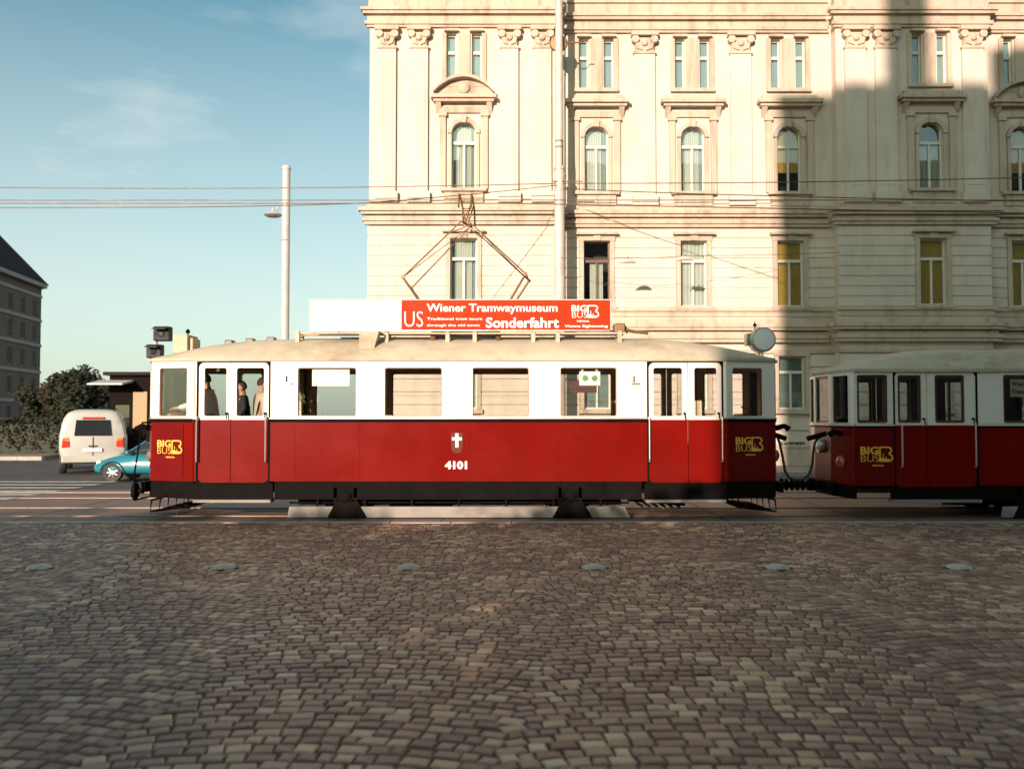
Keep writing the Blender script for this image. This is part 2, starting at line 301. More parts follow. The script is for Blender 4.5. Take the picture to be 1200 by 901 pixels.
def make_tram(c):
    TX = c['TX']; root = thing(c['name'], (TX, YC, 0), c['label'], 'tram', c.get('group'))
    lx = lambda px: UX(px, YN) - TX
    Z = lambda py: UZ(py, YN)
    zr0, zb, ze = Z(c['red0']), Z(c['belt']), Z(c['eave'])
    w0, w1 = Z(c['wbot']), Z(c['wtop'])
    xl, xr, jl, jr = c['xl'], c['xr'], c['jl'], c['jr']
    hw, he, hc = 1.1, c.get('he', .85), .42; eb0 = c.get('ebl', .2); eb = c.get('ebr', .14)
    path = [(xl, -he), (jl, -hw), (jr, -hw), (xr, -he), (xr + eb, -hc), (xr + eb, hc), (xr, he), (jr, hw), (jl, hw), (xl, he), (xl - eb0, hc), (xl - eb0, -hc)]
    segs = [(path[i], path[(i + 1) % 12]) for i in range(12)]
    # openings per segment: near side 0,1,2 ; right end 3,4,5 ; far side 6,7,8 ; left end 9,10,11
    L = [seg(*s)[2] for s in segs]
    wins = {i: [] for i in range(12)}
    f0 = lambda x: (x - xl) / (jl - xl) * L[0]
    f2 = lambda x: (x - jr) / (xr - jr) * L[2]
    for a, b in c['cabL']: wins[0].append((f0(a), f0(b), w0, w1)); wins[8].append((L[0] - f0(b) - .06, L[0] - f0(a) + .06, w0, w1))
    for a, b in c['cabR']: wins[2].append((f2(a), f2(b), w0, w1)); wins[6].append((.10, L[2] - .08, w0, w1))
    for a, b in c['wins']: wins[1].append((a - jl, b - jl, w0, w1)); wins[7].append((jr - b - c['fx'], jr - a + c['fx'], w0, w1))
    for i in (3, 5, 9, 11): wins[i].append((.07, L[i] - .07, w0, w1))
    for i in (4, 10): wins[i].append((.07, L[i] - .07, w0, w1 + .02))
    dz0 = zr0 - .03
    dtop = Z(c['doortop'])
    doors = {1: [], 7: []}
    for d in c['doors']:
        doors[1].append((d['x0'] - jl, d['x1'] - jl)); doors[7].append((jr - d['x1'], jr - d['x0']))
    up = MB(); lo = MB()
    for i, (a, b) in enumerate(segs):
        dh = [(p, q, dz0 - .1, dtop) for p, q in doors.get(i, [])]
        panel(up, a, b, zb + .03, ze, wins[i] + dh, .07, 0, 0, 1)
        zz = zr0 if i in (0, 1, 2, 6, 7, 8) else zr0
        panel(lo, a, b, zz, zb - .03, dh, .07, 0, 0, 1)
    ub = up.build('upper_body', ['cream', c['lining']], root); lb = lo.build('lower_body', ['red', c['lining']], root)
    # belt rail, drip rail, corner beads
    mb = MB()
    for i, (a, b) in enumerate(segs):
        hs = [(p, q, zb - .2, zb + .2) for p, q in doors.get(i, [])]
        panel(mb, a, b, zb - .03, zb + .03, hs, .085, .014)
    mb.build('belt_rail', 'black', root)
    mb = MB()
    for i, (a, b) in enumerate(segs): panel(mb, a, b, w0 - .035, w0 - .012, [(p, q, 0, 5) for p, q in doors.get(i, [])], .02, .022)
    mb.build('sill_strip', 'steel' if c['kind'] == 'motor' else 'cream', root)
    for x in (jl, jr):
        for y in (-hw, hw):
            mb = MB(); mb.cyl((x, y, zr0), (x, y, zb - .032), .018, 8, 0); mb.cyl((x, y, zb - .032), (x, y, zb + .032), .016, 8, 0); mb.cyl((x, y, zb + .032), (x, y, ze), .018, 8, 1); mb.build('corner_bead', ['red', 'cream'], root)
    for px in c['seams']:
        x = lx(px)
        for y in (-hw, hw):
            s = -1 if y < 0 else 1
            mb = MB(); mb.box(x - .012, x + .012, y + s * .001, y + s * .007, zr0 + .01, zb - .035, 0); mb.build('panel_seam', 'red', root)
    # windows with frames and panes
    fm = c['framemat']
    for i, (a, b) in enumerate(segs):
        for h in wins[i]:
            mb = MB(); ring(mb, a, b, h[0] - .004, h[1] + .004, h[2] - .004, h[3] + .004, .016, .035, .006, .02, 0); 
            fw = c['fw'] if i not in (3, 5, 9, 11) else .02
            ring(mb, a, b, h[0] + .002, h[1] - .002, h[2] + .002, h[3] - .002, fw, .03, -.022, .03, 1)
            w = mb.build('window', ['cream', fm], root)
            g = MB(); slab(g, a, b, h[0] + fw * .7, h[1] - fw * .7, h[2] + fw * .7, h[3] - fw * .7, -.034, .005); g.build('pane', 'glass', w)
    # doors
    for side in (1, 7):
        a, b = segs[side]
        for k, d in enumerate(c['doors']):
            s0, s1 = (d['x0'] - jl, d['x1'] - jl) if side == 1 else (jr - d['x1'], jr - d['x0'])
            # leaves
            cuts = [(p - jl, q - jl) if side == 1 else (jr - q, jr - p) for p, q in d['leaves']]
            gap = MB(); ring(gap, a, b, s0 - .012, s1 + .012, dz0 - .02, dtop + .012, .03, .09, .004, .05, 0)
            gap.build('door_surround', 'black', root)
            for (l0, l1), (p0_, p1_) in zip(cuts, [((p - jl, q - jl) if side == 1 else (jr - q, jr - p)) for p, q in d['panes']]):
                dm = MB(); panel(dm, a, b, zb, dtop, [(p0_, p1_, w0, w1 + .01)], .045, -.022, 0, 2)
                dm = MB()
                aa = P3(a, seg(a, b)[:2], l0, 0, 0)[:2]; bb = P3(a, seg(a, b)[:2], l1, 0, 0)[:2]
                panel(dm, aa, bb, zb + .01, dtop - .012, [(p0_ - l0, p1_ - l0, w0, w1)], .045, -.012, 0, 2)
                panel(dm, aa, bb, dz0, zb + .01, [], .045, -.012, 1, 2)
                ring(dm, aa, bb, p0_ - l0 - .004, p1_ - l0 + .004, w0 - .004, w1 + .004, .018, .04, -.006, .02, 0)
                if c['kind'] == 'trailer': ring(dm, aa, bb, p0_ - l0 + .015, p1_ - l0 - .015, w0 + .015, w1 - .015, .045, .03, -.03, .02, 2)
                do = dm.build('door', ['cream', 'red', c['lining']], root)
                g = MB(); slab(g, aa, bb, p0_ - l0 + .01, p1_ - l0 - .01, w0 + .01, w1 - .01, -.05, .005); g.build('pane', 'glass', do)
                if side == 1:
                    hd = MB(); xs = l1 - l0 - .06; q = P3(aa, seg(aa, bb)[:2], xs, .02, zb + .12); hd.cyl((q[0], q[1] + .03, q[2]), (q[0], q[1] - .02, q[2]), .02, 10); hd.tube([(q[0], q[1] - .02, q[2]), (q[0] + .01, q[1] - .03, q[2] - .10)], .011, 8); hd.build('handle', 'black', do)
        # grab poles at each door
        for px in c['grabs']:
            x = lx(px); s = -1 if side == 1 else 1; y = s * hw
            gm = MB(); zt, zl = zb + .05, zb - .70
            gm.tube([(x, y, zt), (x, y + s * .055, zt), (x, y + s * .06, zt - .04), (x, y + s * .06, zl + .04), (x, y + s * .055, zl), (x, y, zl)], .014, 8); gm.build('grab_rail', 'steel', root)
    # roof: height field over the plan outline
    def hwid(x):
        if x < xl: return hc + (he - hc) * (x - (xl - eb0)) / eb0
        if x < jl: return he + (hw - he) * (x - xl) / (jl - xl)
        if x < jr: return hw
        if x < xr: return hw + (he - hw) * (x - jr) / (xr - jr)
        return he + (hc - he) * (x - xr) / eb
    RH = c['roofh']; A0, A1 = xl - eb0, xr + eb
    st = sorted(set([A0 - .03, A0 + .1, xl, jl, jr, xr, A1 - .1, A1 + .03] + [A0 + (A1 - A0) * i / 60 for i in range(61)] + [A0 + .05 * k for k in range(1, 30)] + [A1 - .05 * k for k in range(1, 30)]))
    NV = 24; V = []; zt = ze - .005
    for x in st:
        h_ = hwid(min(max(x, A0), A1)) + .045; d = min(x - A0 + .03, A1 + .03 - x); e = 1 - (1 - min(1, max(0, d) / c['rooflen'])) ** 2.0
        if True:
            for k in range(NV + 1):
                v = -math.cos(PI * k / NV); V.append((x, v * h_, zt + .03 + (RH * e) * (1 - abs(v) ** 2.6) ** .85))
    n = NV + 1; Fc = [(i * n + k, (i + 1) * n + k, (i + 1) * n + k + 1, i * n + k + 1) for i in range(len(st) - 1) for k in range(NV)]
    mb = MB(); mb.add(V, Fc)
    # fascia + soffit
    loop = [i * n for i in range(len(st))] + [(len(st) - 1) * n + k for k in range(1, n)] + [i * n + NV for i in range(len(st) - 2, -1, -1)] + [k for k in range(NV - 1, 0, -1)]
    lv = [V[i] for i in loop]; m_ = len(lv)
    mb.add(lv + [(x, y, zt - .02) for x, y, z in lv], [(i, (i + 1) % m_, (i + 1) % m_ + m_, i + m_) for i in range(m_)])
    mb.build('roof', 'roofpaint', root, smooth=True)
    mb = MB(); mb.add([(x, y * .99, zt - .0) for x, y in [(p[0], p[1]) for p in path]], [tuple(range(12))]); mb.build('ceiling', 'ceil', root)
    # gutter strip
    mb = MB()
    for i, (a, b) in enumerate(segs[:3] + segs[6:9]): panel(mb, a, b, ze - .035, ze - .018, [], .03, .02)
    mb.build('gutter', 'cream', root)
    # floor
    mb = MB(); fl = .78
    mb.add([(p[0] * .99, p[1] * .94, z) for z in (fl - .06, fl) for p in path], [tuple(range(12)), tuple(range(23, 11, -1))] + [(i, i + 12, (i + 1) % 12 + 12, (i + 1) % 12) for i in range(12)])
    mb.build('floor', 'darkwood', root)
    # bulkheads between platforms and saloon
    for x in c['bulk']:
        mb = MB(); panel(mb, (x, -hw + .07), (x, hw - .07), fl, ze - .01, [(.05, .60, w0, w1), (.66, 1.30, fl + .02, w1 + .05), (1.36, 1.91, w0, w1)], .03)
        mb.build('bulkhead', 'darkwood', root)
    # bench seats along the saloon
    b0, b1 = c['bulk'][0] + .15, c['bulk'][-1] - .15; nb = int((b1 - b0) / .78)
    for k in range(nb):
        x = b0 + (k + .5) * (b1 - b0) / nb
        for y0, y1 in ((-hw + .09, -.28), (.28, hw - .09)):
            mb = MB(); mb.box(x - .2, x + .2, y0, y1, fl + .40, fl + .44); mb.box(x + (.19), x + .225, y0, y1, fl + .44, fl + .86)
            for yy in (y0 + .08, y1 - .08): mb.box(x - .02, x + .02, yy - .02, yy + .02, fl, fl + .4)
            for j in range(4): mb.box(x + .183, x + .19, y0 + .02, y1 - .02, fl + .48 + j * .09, fl + .54 + j * .09)
            mb.build('bench', 'wood', root)
    # half round interior lamp bowls
    for k in range(4):
        x = b0 + (k + .5) * (b1 - b0) / 4
        mb = MB(); mb.lathe((x, 0, ze - .01), (0, 0, -1), [(.11, 0), (.11, .02), (.09, .05), (.05, .075), (.01, .085)], 16); mb.build('ceiling_lamp', 'lens', root, smooth=True)
    # ---- underframe
    xb0, xb1 = c['sole']
    mb = MB()
    mb.box(xb0, xb1, -hw + .03, -hw + .10, .36, zr0 - .002); mb.box(xb0, xb1, hw - .10, hw - .03, .36, zr0 - .002)
    mb.box(xb0 + .3, xb1 - .3, -.60, -.55, .20, .5); mb.box(xb0 + .3, xb1 - .3, .55, .60, .20, .5)
    mb.box(A0 + .25, A1 - .25, -.70, .70, .50, fl - .07)
    mb.box(xb0, xb1, -hw + .01, -hw + .04, .335, .365); mb.box(xb0, xb1, hw - .04, hw - .01, .335, .365)
    k = xb0 + .3
    while k < xb1 - .2: mb.cyl((k, -hw + .032, zr0 - .09), (k, -hw + .018, zr0 - .09), .018, 8); k += .38
    mb.build('underframe', 'black', root)
    # end aprons
    for sgn in (0, 1):
        mb = MB(); idx = (8, 9, 10, 11, 0) if sgn == 0 else (2, 3, 4, 5, 6)
        for i in idx: panel(mb, segs[i][0], segs[i][1], .345, zr0 - .002, [], .05, -.012)
        xe = (xl - eb0) if sgn == 0 else (xr + eb); s = -1 if sgn == 0 else 1
        mb.box(xe, xe + s * .07, -.62, .62, .42, .60); mb.box(xe + s * .07, xe + s * .10, -.16, .16, .43, .60)
        mb.build('end_apron', 'black', root)
    # door steps
    for d in c['doors']:
        for s in (-1, 1):
            mb = MB(); y = s * hw
            mb.box(d['x0'] - .06, d['x1'] + .06, y - s * .06, y - s * .01, .34, dz0 - .004, 0)
            mb.box(d['x0'] - .04, d['x1'] + .04, y - s * .22, y + s * .05, .285, .335, 1, .006)
            for xx in (d['x0'] + .1, d['x1'] - .1): mb.box(xx - .02, xx + .02, y - s * .2, y - s * .06, .30, .45, 0)
            mb.build('door_step', ['black', 'grey'], root)
    # running gear
    for x in c['axles']:
        for s in (-1, 1):
            wy = s * .7175
            mb = MB(); mb.lathe((x, wy - s * .06, .385), (0, s, 0), [(.40, 0), (.40, .02), (.385, .03), (.385, .12), (.34, .125), (.33, .09), (.12, .08), (.12, .14), (.05, .15)], 36); mb.build('wheel', 'black', root, smooth=True)
            y = s * (hw - .10)
            mb = MB(); mb.box(x - .13, x + .13, y - .09, y + .09, .27, .50, 0, .03); mb.lathe((x, y + s * .09, .385), (0, s, 0), [(.10, 0), (.10, .03), (.05, .05)], 16)
            mb.box(x - .20, x - .145, y - .07, y + .07, .16, .54); mb.box(x + .145, x + .20, y - .07, y + .07, .16, .54); mb.box(x - .2, x + .2, y - .06, y + .06, .115, .16)
            mb.build('axle_box', 'black', root)
            mb = MB()
            for j in range(5):
                l = .62 - j * .10; z = .60 - j * .016
                mb.box(x - l, x + l, y - .04, y + .04, z - .008 - .02, z - .02 + .006)
            for sx in (-.62, .62): mb.tube([(x + sx, y, .57), (x + sx * 1.04, y, .44), (x + sx * .98, y, .36)], .022, 8)
            mb.build('leaf_spring', 'black', root)
            mb = MB(); mb.prism([(x - .42, .30), (x - .38, .12), (x - .36, .12), (x - .39, .34), (x - .24, .40), (x - .24, .44), (x - .44, .36)], wy - .05, wy + .05); mb.build('brake_shoe', 'black', root)
        mb = MB(); mb.cyl((x, -.9, .385), (x, .9, .385), .06, 14); mb.build('axle', 'black', root)
    ga, gb = c['guard']
    for s in (-1, 1):
        y = s * (hw - .02)
        mb = MB()
        # long life guard plank in three lengths with dark mounts at the axles
        mb.prism([(ga, .03), (gb, .03), (gb - .10, .215), (ga + .03, .215)], y - .02, y + .02, 0)
        mb.build('guard_plank', 'grey', root)
        mb = MB()
        for x in c['axles']:
            mb.prism([(x - .30, .03), (x + .38, .03), (x + .22, .30), (x - .16, .30)], y + s * .024, y - s * .03, 0)
        for j in range(7):
            x = ga + .5 + j * (gb - ga - 1) / 6; mb.box(x - .02, x + .02, y - .015 - s * .05, y + .015 - s * .05, .18, .42)
        mb.cyl((ga, y - s * .12, .27), (gb, y - s * .12, .27), .018, 8); mb.build('guard_bracket', 'black', root)
    # equipment under the floor
    mb = MB()
    mb.box(-1.3, -.2, -.75, .75, .16, .5, 0, .03); mb.box(.3, 1.2, -.7, .7, .2, .5, 0, .03); mb.cyl((-1.9, -.6, .33), (-1.5, -.6, .33), .13, 14)
    mb.build('motor_casing', 'black', root)
    # brake rigging hanging near the platforms
    for xx in c['rig']:
        mb = MB()
        for j in range(6): mb.tube([(xx + j * .13, -.75, .33 - j * .012), (xx + .05 + j * .13, -.78, .25), (xx + .16 + j * .13, -.80, .19 - j * .004)], .022, 6)
        mb.cyl((xx - .1, -.76, .30), (xx + .9, -.76, .22), .025, 8); mb.build('brake_rigging', 'black', root)
    # life guard trays at the ends
    for sgn in c['trays']:
        xe = (xl + .02) if sgn < 0 else (xr - .02)
        mb = MB(); i0 = xe + (-.02 if sgn < 0 else .02); i1 = xe - sgn * .62
        for y in (-.8, -.4, 0, .4, .8): mb.tube([(i0, y, .30), (i0 + sgn * .02, y, .10), (i1, y, .17), (i1, y, .38)], .016, 6)
        for t in (0, .33, .66, 1): x = i0 + (i1 - i0) * t; mb.cyl((x, -.8, .10 + .07 * t), (x, .8, .10 + .07 * t), .014, 6)
        mb.cyl((i0, -.8, .30), (i0, .8, .30), .018, 6)
        mb.build('life_guard', 'black', root)
    # end equipment: headlamp, number sockets, coupler stub
    for sgn in (-1, 1):
        xe = (xl - eb0) if sgn < 0 else (xr + eb)
        mb = MB(); mb.lathe((xe, 0, zb - .38), (sgn, 0, 0), [(.12, -.01), (.125, .05), (.11, .09), (.09, .085)], 20, 0); mb.lathe((xe + sgn * .085, 0, zb - .38), (sgn, 0, 0), [(.095, 0), (.06, .02), (.01, .03)], 20, 1)
        mb.build('headlamp', ['steel', 'lens'], root, smooth=True)
        # tail lamp on the corner facet
        px_, py_ = (path[11][0] + path[0][0]) / 2 if sgn < 0 else (path[3][0] + path[4][0]) / 2, -(he + hc) / 2
        nrm = Vector((sgn * .9, -.42, 0)).normalized()
        mb = MB(); mb.lathe(Vector((px_, py_, zb - .62)), nrm, [(.10, -.01), (.10, .03), (.075, .035)], 20, 0); mb.lathe(Vector((px_, py_, zb - .62)) + nrm * .034, nrm, [(.075, 0), (.05, .02), (.01, .03)], 20, 1)
        mb.build('tail_lamp', ['steel', 'tail'], root, smooth=True)
        mb = MB(); mb.box(xe, xe + sgn * .16, -.07, .07, .44, .58, 0, .015)
        mb.tube([(px_ + sgn * .0, py_, zb - .14), (px_ + sgn * .14, py_ - .05, zb - .10), (px_ + sgn * .22, py_ - .06, zb - .16)], [.05, .045, .06], 10)
        mb.build('cable_socket', 'black', root)
    return root, dict(lx=lx, Z=Z, path=path, segs=segs, zb=zb, zr0=zr0, ze=ze, w0=w0, w1=w1, fl=fl, f0=f0, f2=f2)

TX = -.85
L1 = lambda px, Y=YN: UX(px, Y) - TX
tram, T = make_tram(dict(name='tram', TX=TX, kind='motor',
    label='red and cream motor tram with pantograph and orange roof sign, running at front', red0=564, belt=492.5, eave=421, wbot=488.5, wtop=430, doortop=423.5,
    xl=-5.44, xr=5.44, jl=-4.62, jr=4.53, fw=.022, framemat='wood', lining='lining', fx=.15,
    cabL=[(-5.30, -4.74)], cabR=[(L1(857, 15.48), L1(894, 15.6))],
    wins=[(L1(a), L1(b)) for a, b in ((348, 418), (450, 518.5), (553, 620.5), (656, 723.5))],
    doors=[dict(x0=L1(231), x1=L1(316), leaves=[(L1(232), L1(270)), (L1(270.8), L1(315))], panes=[(L1(238), L1(266)), (L1(276), L1(310))]),
           dict(x0=L1(759), x1=L1(847), leaves=[(L1(760), L1(806)), (L1(806.8), L1(846))], panes=[(L1(765), L1(800.5)), (L1(813), L1(841))])],
    grabs=(232, 312.5, 760.5, 845.5), seams=(345, 421, 549, 652, 729, 755), seamz=345, roofh=.40, rooflen=2.5,
    bulk=[L1(326), L1(748)], sole=(L1(322), L1(752)), axles=(L1(405), L1(668)), guard=(L1(338), L1(738)), rig=(L1(745), ), trays=(-1, 1)))
TX2 = UX(957, 15.65) + 5.35
L2 = lambda px, Y=YN: UX(px, Y) - TX2
trailer, T2 = make_tram(dict(name='tram', TX=TX2, kind='trailer',
    label='red and cream tram trailer coupled behind, cut off by right edge', red0=569, belt=499, eave=434, wbot=496.5, wtop=438.5, doortop=431.5 + 3,
    xl=L2(997, 15.45), xr=5.25, jl=L2(1001), jr=4.4, fw=.055, framemat='darkwood', lining='darkwood', fx=.0, he=1.06, ebl=.13,
    cabL=[], cabR=[(4.6, 5.1)],
    wins=[(L2(1003.5), L2(1041))] + [(L2(1175) + k * 1.5, L2(1175) + k * 1.5 + 1.05) for k in range(4)],
    doors=[dict(x0=L2(1047.5), x1=L2(1145), leaves=[(L2(1048.5), L2(1086)), (L2(1087), L2(1144))], panes=[(L2(1051.5), L2(1081)), (L2(1095), L2(1132))])],
    grabs=(1055, 1141), seams=(1000, 1046, 1150, 1230), seamz=1046, roofh=.40, rooflen=2.1,
    bulk=[L2(1160), 3.6], sole=(L2(1150), 3.6), axles=(L2(1205), L2(1205) + 3.6), guard=(L2(1172), L2(1172) + 4.8), rig=(), trays=()))

# ---- tram extras
lx, Z = T['lx'], T['Z']
def end_panel(root, T_, x0, x1, fpos, p0, p1, logo_px, logo_py, lh, Lf):
    mb = MB(); slab(mb, p0, p1, x0, x1, T_['zr0'] + .05, T_['zb'] - .07, .012, .014, 0, .03); o = mb.build('end_panel', 'redpanel', root)
    dx, dy, L = seg(p0, p1); q = P3(p0, (dx, dy), fpos, .018, Z(logo_py)); logo(root, q, lh * 1.1, math.atan2(dy, dx))
s0 = T['segs'][0]; end_panel(tram, T, .10, .66, .13, s0[0], s0[1], 184, 532, .215, None)
s2 = T['segs'][2]; end_panel(tram, T, .10, .80, .155, s2[0], s2[1], 862, 529, .225, None)
dx_, dy_ = 1, 0
mb = MB(); slab(mb, (L2(1001), -1.1), (L2(1046), -1.1), .03, .62, T2['zr0'] + .04, T2['zb'] - .07, .010, .012, 0, .02); mb.build('end_panel', 'redpanel', trailer)
logo(trailer, (L2(1006.5), -1.1 - .016, Z(541)), .26)
text('4101', .175, 'white', tram, (lx(522), -1.106, Z(549)), 0, bold=.008, fit=lx(548) - lx(522))
# shield with cross
mb = MB(); cx, zt, zl = lx(535.5), Z(507), Z(531); w = .10
sh = [(cx - w, zt), (cx - w, zl + .12)] + [(cx - w * math.cos(a), zl + .12 - .13 * math.sin(a)) for a in (.4, .8, 1.2)] + [(cx, zl)] + [(cx + w * math.cos(a), zl + .12 - .13 * math.sin(a)) for a in (1.2, .8, .4)] + [(cx + w, zl + .12), (cx + w, zt)]
MT['shield'] = M('shield_red_grey', (.12, .028, .022), .5, spec=.1)
mb.prism(sh, -1.106, -1.102); o = mb.build('coat_of_arms', 'shield', tram)
mb = MB(); mb.box(cx - .026, cx + .026, -1.109, -1.1062, zl + .10, zt - .01); mb.box(cx - .085, cx - .026, -1.109, -1.1062, zt - .13, zt - .078); mb.box(cx + .026, cx + .085, -1.109, -1.1062, zt - .13, zt - .078); mb.build('cross', 'white', o)
# roof sign
YS = YC - .72; sx0, sx1, sx2 = UX(363, YS) - TX, UX(470, YS) - TX, UX(715.5, YS) - TX
sz0, sz1 = UZ(386.5, YS), UZ(352, YS); sy = -.72
mb = MB(); mb.box(sx1, sx2, sy, sy + .05, sz0, sz1, 0); sg = mb.build('roof_sign', 'orange', tram)
sg['label'] = 'orange sign board with white lettering'
mb = MB(); mb.box(sx0, sx1 - .003, sy, sy + .05, sz0, sz1, 0); mb.build('sign_glare_panel', 'whiteboard', sg)  # blank white panel stands in for glare on the sign's left end
mb = MB(); mb.box(sx0, sx2, sy - .01, sy + .06, sz0 - .022, sz0 - .002); mb.build('sign_rail', 'steel', sg)
SXP = lambda px: UX(px, YS) - TX
mb = MB(); mb.box(sx0 - .02, sx2 + .02, sy - .012, sy + .055, sz1 + .001, sz1 + .018); mb.box(sx0 - .02, sx0 - .001, sy - .012, sy + .055, sz0, sz1); mb.box(sx2 + .001, sx2 + .02, sy - .012, sy + .055, sz0, sz1)
for k in range(6): xx = sx0 + (sx2 - sx0) * (k + .5) / 6; mb.tube([(xx, sy + .06, sz1 - .05), (xx, sy + .35, sz0 - .02)], .012, 6)
mb.build('sign_frame', 'mast', sg)
SZP = lambda py: UZ(py, YS)
ty = sy - .006
text('Wiener Tramwaymuseum', .195, 'white', sg, (SXP(500), ty, SZP(365)), bold=.004, fit=SXP(654) - SXP(500))
text('Sonderfahrt', .245, 'white', sg, (SXP(569), ty, SZP(383.7)), bold=.0065, fit=SXP(655) - SXP(569))
text('Traditional tram tours', .062, 'white', sg, (SXP(500), ty, SZP(375)), bold=.001, fit=SXP(565) - SXP(500))
text('through the old town', .060, 'white', sg, (SXP(500), ty, SZP(382.5)), bold=.001, fit=SXP(562) - SXP(500))
text('US', .40, 'whiteboard', sg, (SXP(472), ty, SZP(383)), bold=-.004, fit=SXP(494) - SXP(472))
logo(sg, (SXP(669.5), ty, SZP(372.5)), .225, mat='white', small=False)
text('VIENNA', .045, 'white', sg, (SXP(676), ty, SZP(377.5)), bold=.001, sx=1.4)
text('Vienna Sightseeing', .062, 'white', sg, (SXP(662), ty, SZP(383.5)), bold=.0015, fit=SXP(712) - SXP(661))
# roof walkway with posts
mb = MB()
zw = UZ(389, YS)
mb.box(lx(335), lx(737), -.66, -.60, zw - .03, zw + .0); mb.box(lx(335), lx(737), -.40, -.30, zw - .03, zw)
mb.box(lx(335), lx(737), .30, .66, zw - .03, zw)
for px in (347, 452, 524, 556, 625, 654, 727):
    x = SXP(px)
    for y in (-.64, -.35, .5): mb.box(x - .035, x + .035, y - .05, y + .05, T['ze'] + .25, zw + .02)
mb.build('roof_walkway', 'roofpaint', tram)
# bits on the roof
mb = MB(); x = SXP(433); mb.prism([(x - .15, T['ze'] + .20), (x + .11, T['ze'] + .20), (x + .19, zw + .0), (x - .15, zw + .0)], -.95, -.67); mb.build('fuse_box', 'roofpaint', tram)
mb = MB(); x = SXP(729); mb.box(x - .11, x + .08, -.6, -.3, zw + .0, zw + .17, 0, .02); mb.tube([(x + .1, -.5, zw + .06), (x + .22, -.5, zw + .03), (x + .5, -.5, zw - .0)], .03, 8); mb.tube([(x, -.45, zw + .17), (x + .1, -.45, zw + .12), (x + .13, -.45, zw)], .02, 8); mb.build('lightning_arrester', 'panto', tram)
mb = MB()
for px, py in ((262, 398), (287, 396), (312, 394.5)): x = SXP(px); mb.box(x - .07, x + .07, -.5, -.3, UZ(py + 6, YS), UZ(py - 1, YS), 0, .015)
mb.build('roof_cleats', 'darkwood', tram)
# left route box and right round disc lamp
x = UX(220, YC) - TX; zz = UZ(408, YC - .2)
mb = MB(); mb.box(x - .16, x + .10, -.34, .22, zz - .10, zz + .24, 0, .015); mb.box(x + .10, x + .17, -.26, .14, zz - .05, zz + .18, 0, .01); mb.build('route_box', 'roofpaint', tram)
mb = MB(); mb.cyl((x + .02, -.1, zz + .22), (x + .02, -.1, zz + .34), .012, 8); mb.lathe((x + .02, -.1, zz + .28), (0, 0, 1), [(.03, 0), (.045, .03), (.03, .06), (.01, .08)], 10); mb.build('finial', 'black', tram)
x = UX(895, YC - .25) - TX; zz = UZ(398, YC - .25)
mb = MB(); mb.lathe((x, -.30, zz), (0, 1, 0), [(.20, 0), (.225, .01), (.23, .05), (.225, .30), (.20, .34), (.02, .36)], 32, 0); mb.lathe((x, -.305, zz), (0, -1, 0), [(.19, -.004), (.19, .004), (.12, .014), (.01, .018)], 32, 1)
mb.box(x - .28, x - .20, -.2, 0, zz - .10, zz + .12, 0, .01)
for yy in (-.2, 0): mb.cyl((x, yy, zz - .18), (x, yy, zz - .36), .02, 8)
mb.build('route_disc', ['steel', 'whiteboard'], tram, smooth=True)
mb = MB(); mb.cyl((x - .12, -.15, zz + .18), (x - .12, -.15, zz + .34), .01, 8); mb.lathe((x - .12, -.15, zz + .25), (0, 0, 1), [(.02, 0), (.04, .02), (.02, .05)], 10); mb.build('finial', 'black', tram)
# route lamps/numbers beside doors
for px in (334, 742):
    mb = MB(); x = lx(px); mb.box(x - .02, x + .02, -1.16, -1.10, Z(447), Z(440), 0, .005); mb.box(x - .03, x + .11, -1.15, -1.10, Z(450), Z(448.5), 0); mb.build('side_lamp', 'steel', tram)
# notices inside the windows
mb = MB(); mb.box(lx(679.5), lx(704), -1.02, -1.012, Z(451.5), Z(435)); nb = mb.build('window_notice', 'whiteboard', tram); nb['label'] = 'white notice with two green signs in the fourth window'
MT['green'] = M('green_print', (.10, .28, .10), .5)
mb = MB(); mb.cyl((lx(686.5), -1.021, Z(443)), (lx(686.5), -1.024, Z(443)), .052, 16); mb.cyl((lx(697.5), -1.021, Z(443)), (lx(697.5), -1.024, Z(443)), .052, 16); mb.build('print', 'green', nb)
mb = MB(); mb.box(lx(669), lx(700), -1.0, -.99, Z(460), Z(445.5)); nb = mb.build('window_notice', 'darkwood', tram)
mb = MB()
for px in (683, 700): mb.box(lx(px) - .02, lx(px) + .02, -1.02, -1.01, Z(435), Z(430.5))
mb.build('notice_clip', 'steel', tram)
mb = MB(); mb.box(lx(364), lx(408), -1.0, -.99, Z(452), Z(431)); nb = mb.build('window_notice', 'whiteboard', tram); nb['label'] = 'large white sheet in the first window'
mb = MB(); mb.box(L2(1187), L2(1226), -1.03, -1.022, Z(465), Z(444)); nb = mb.build('window_notice', 'whiteboard', trailer)
text('Wiener', .10, 'orange', nb, (L2(1188.5), -1.034, Z(452)), bold=.002); text('Tramway', .10, 'orange', nb, (L2(1188.5), -1.034, Z(461)), bold=.002)
# front bumper gate rods at left end
mb = MB()
xe = T['path'][0][0]
for y in (-.82, .82):
    mb.tube([(xe + .02, y * .98, T['zb'] - .02), (xe - .17, y, T['zb'] - .04), (xe - .30, y, T['zb'] - .95), (xe - .30, y, .30)], .016, 8)
mb.cyl((xe - .17, -.82, T['zb'] - .04), (xe - .17, .82, T['zb'] - .04), .016, 8)
for z in (.62, .30): mb.cyl((xe - .30, -.82, z), (xe - .30, .82, z), .016, 8)
for y in (-.6, .6): mb.lathe((xe - .22, y, .44), (-1, 0, 0), [(.04, 0), (.04, .12), (.15, .13), (.15, .17), (.05, .19)], 18)
mb.build('front_gate', 'black', tram)
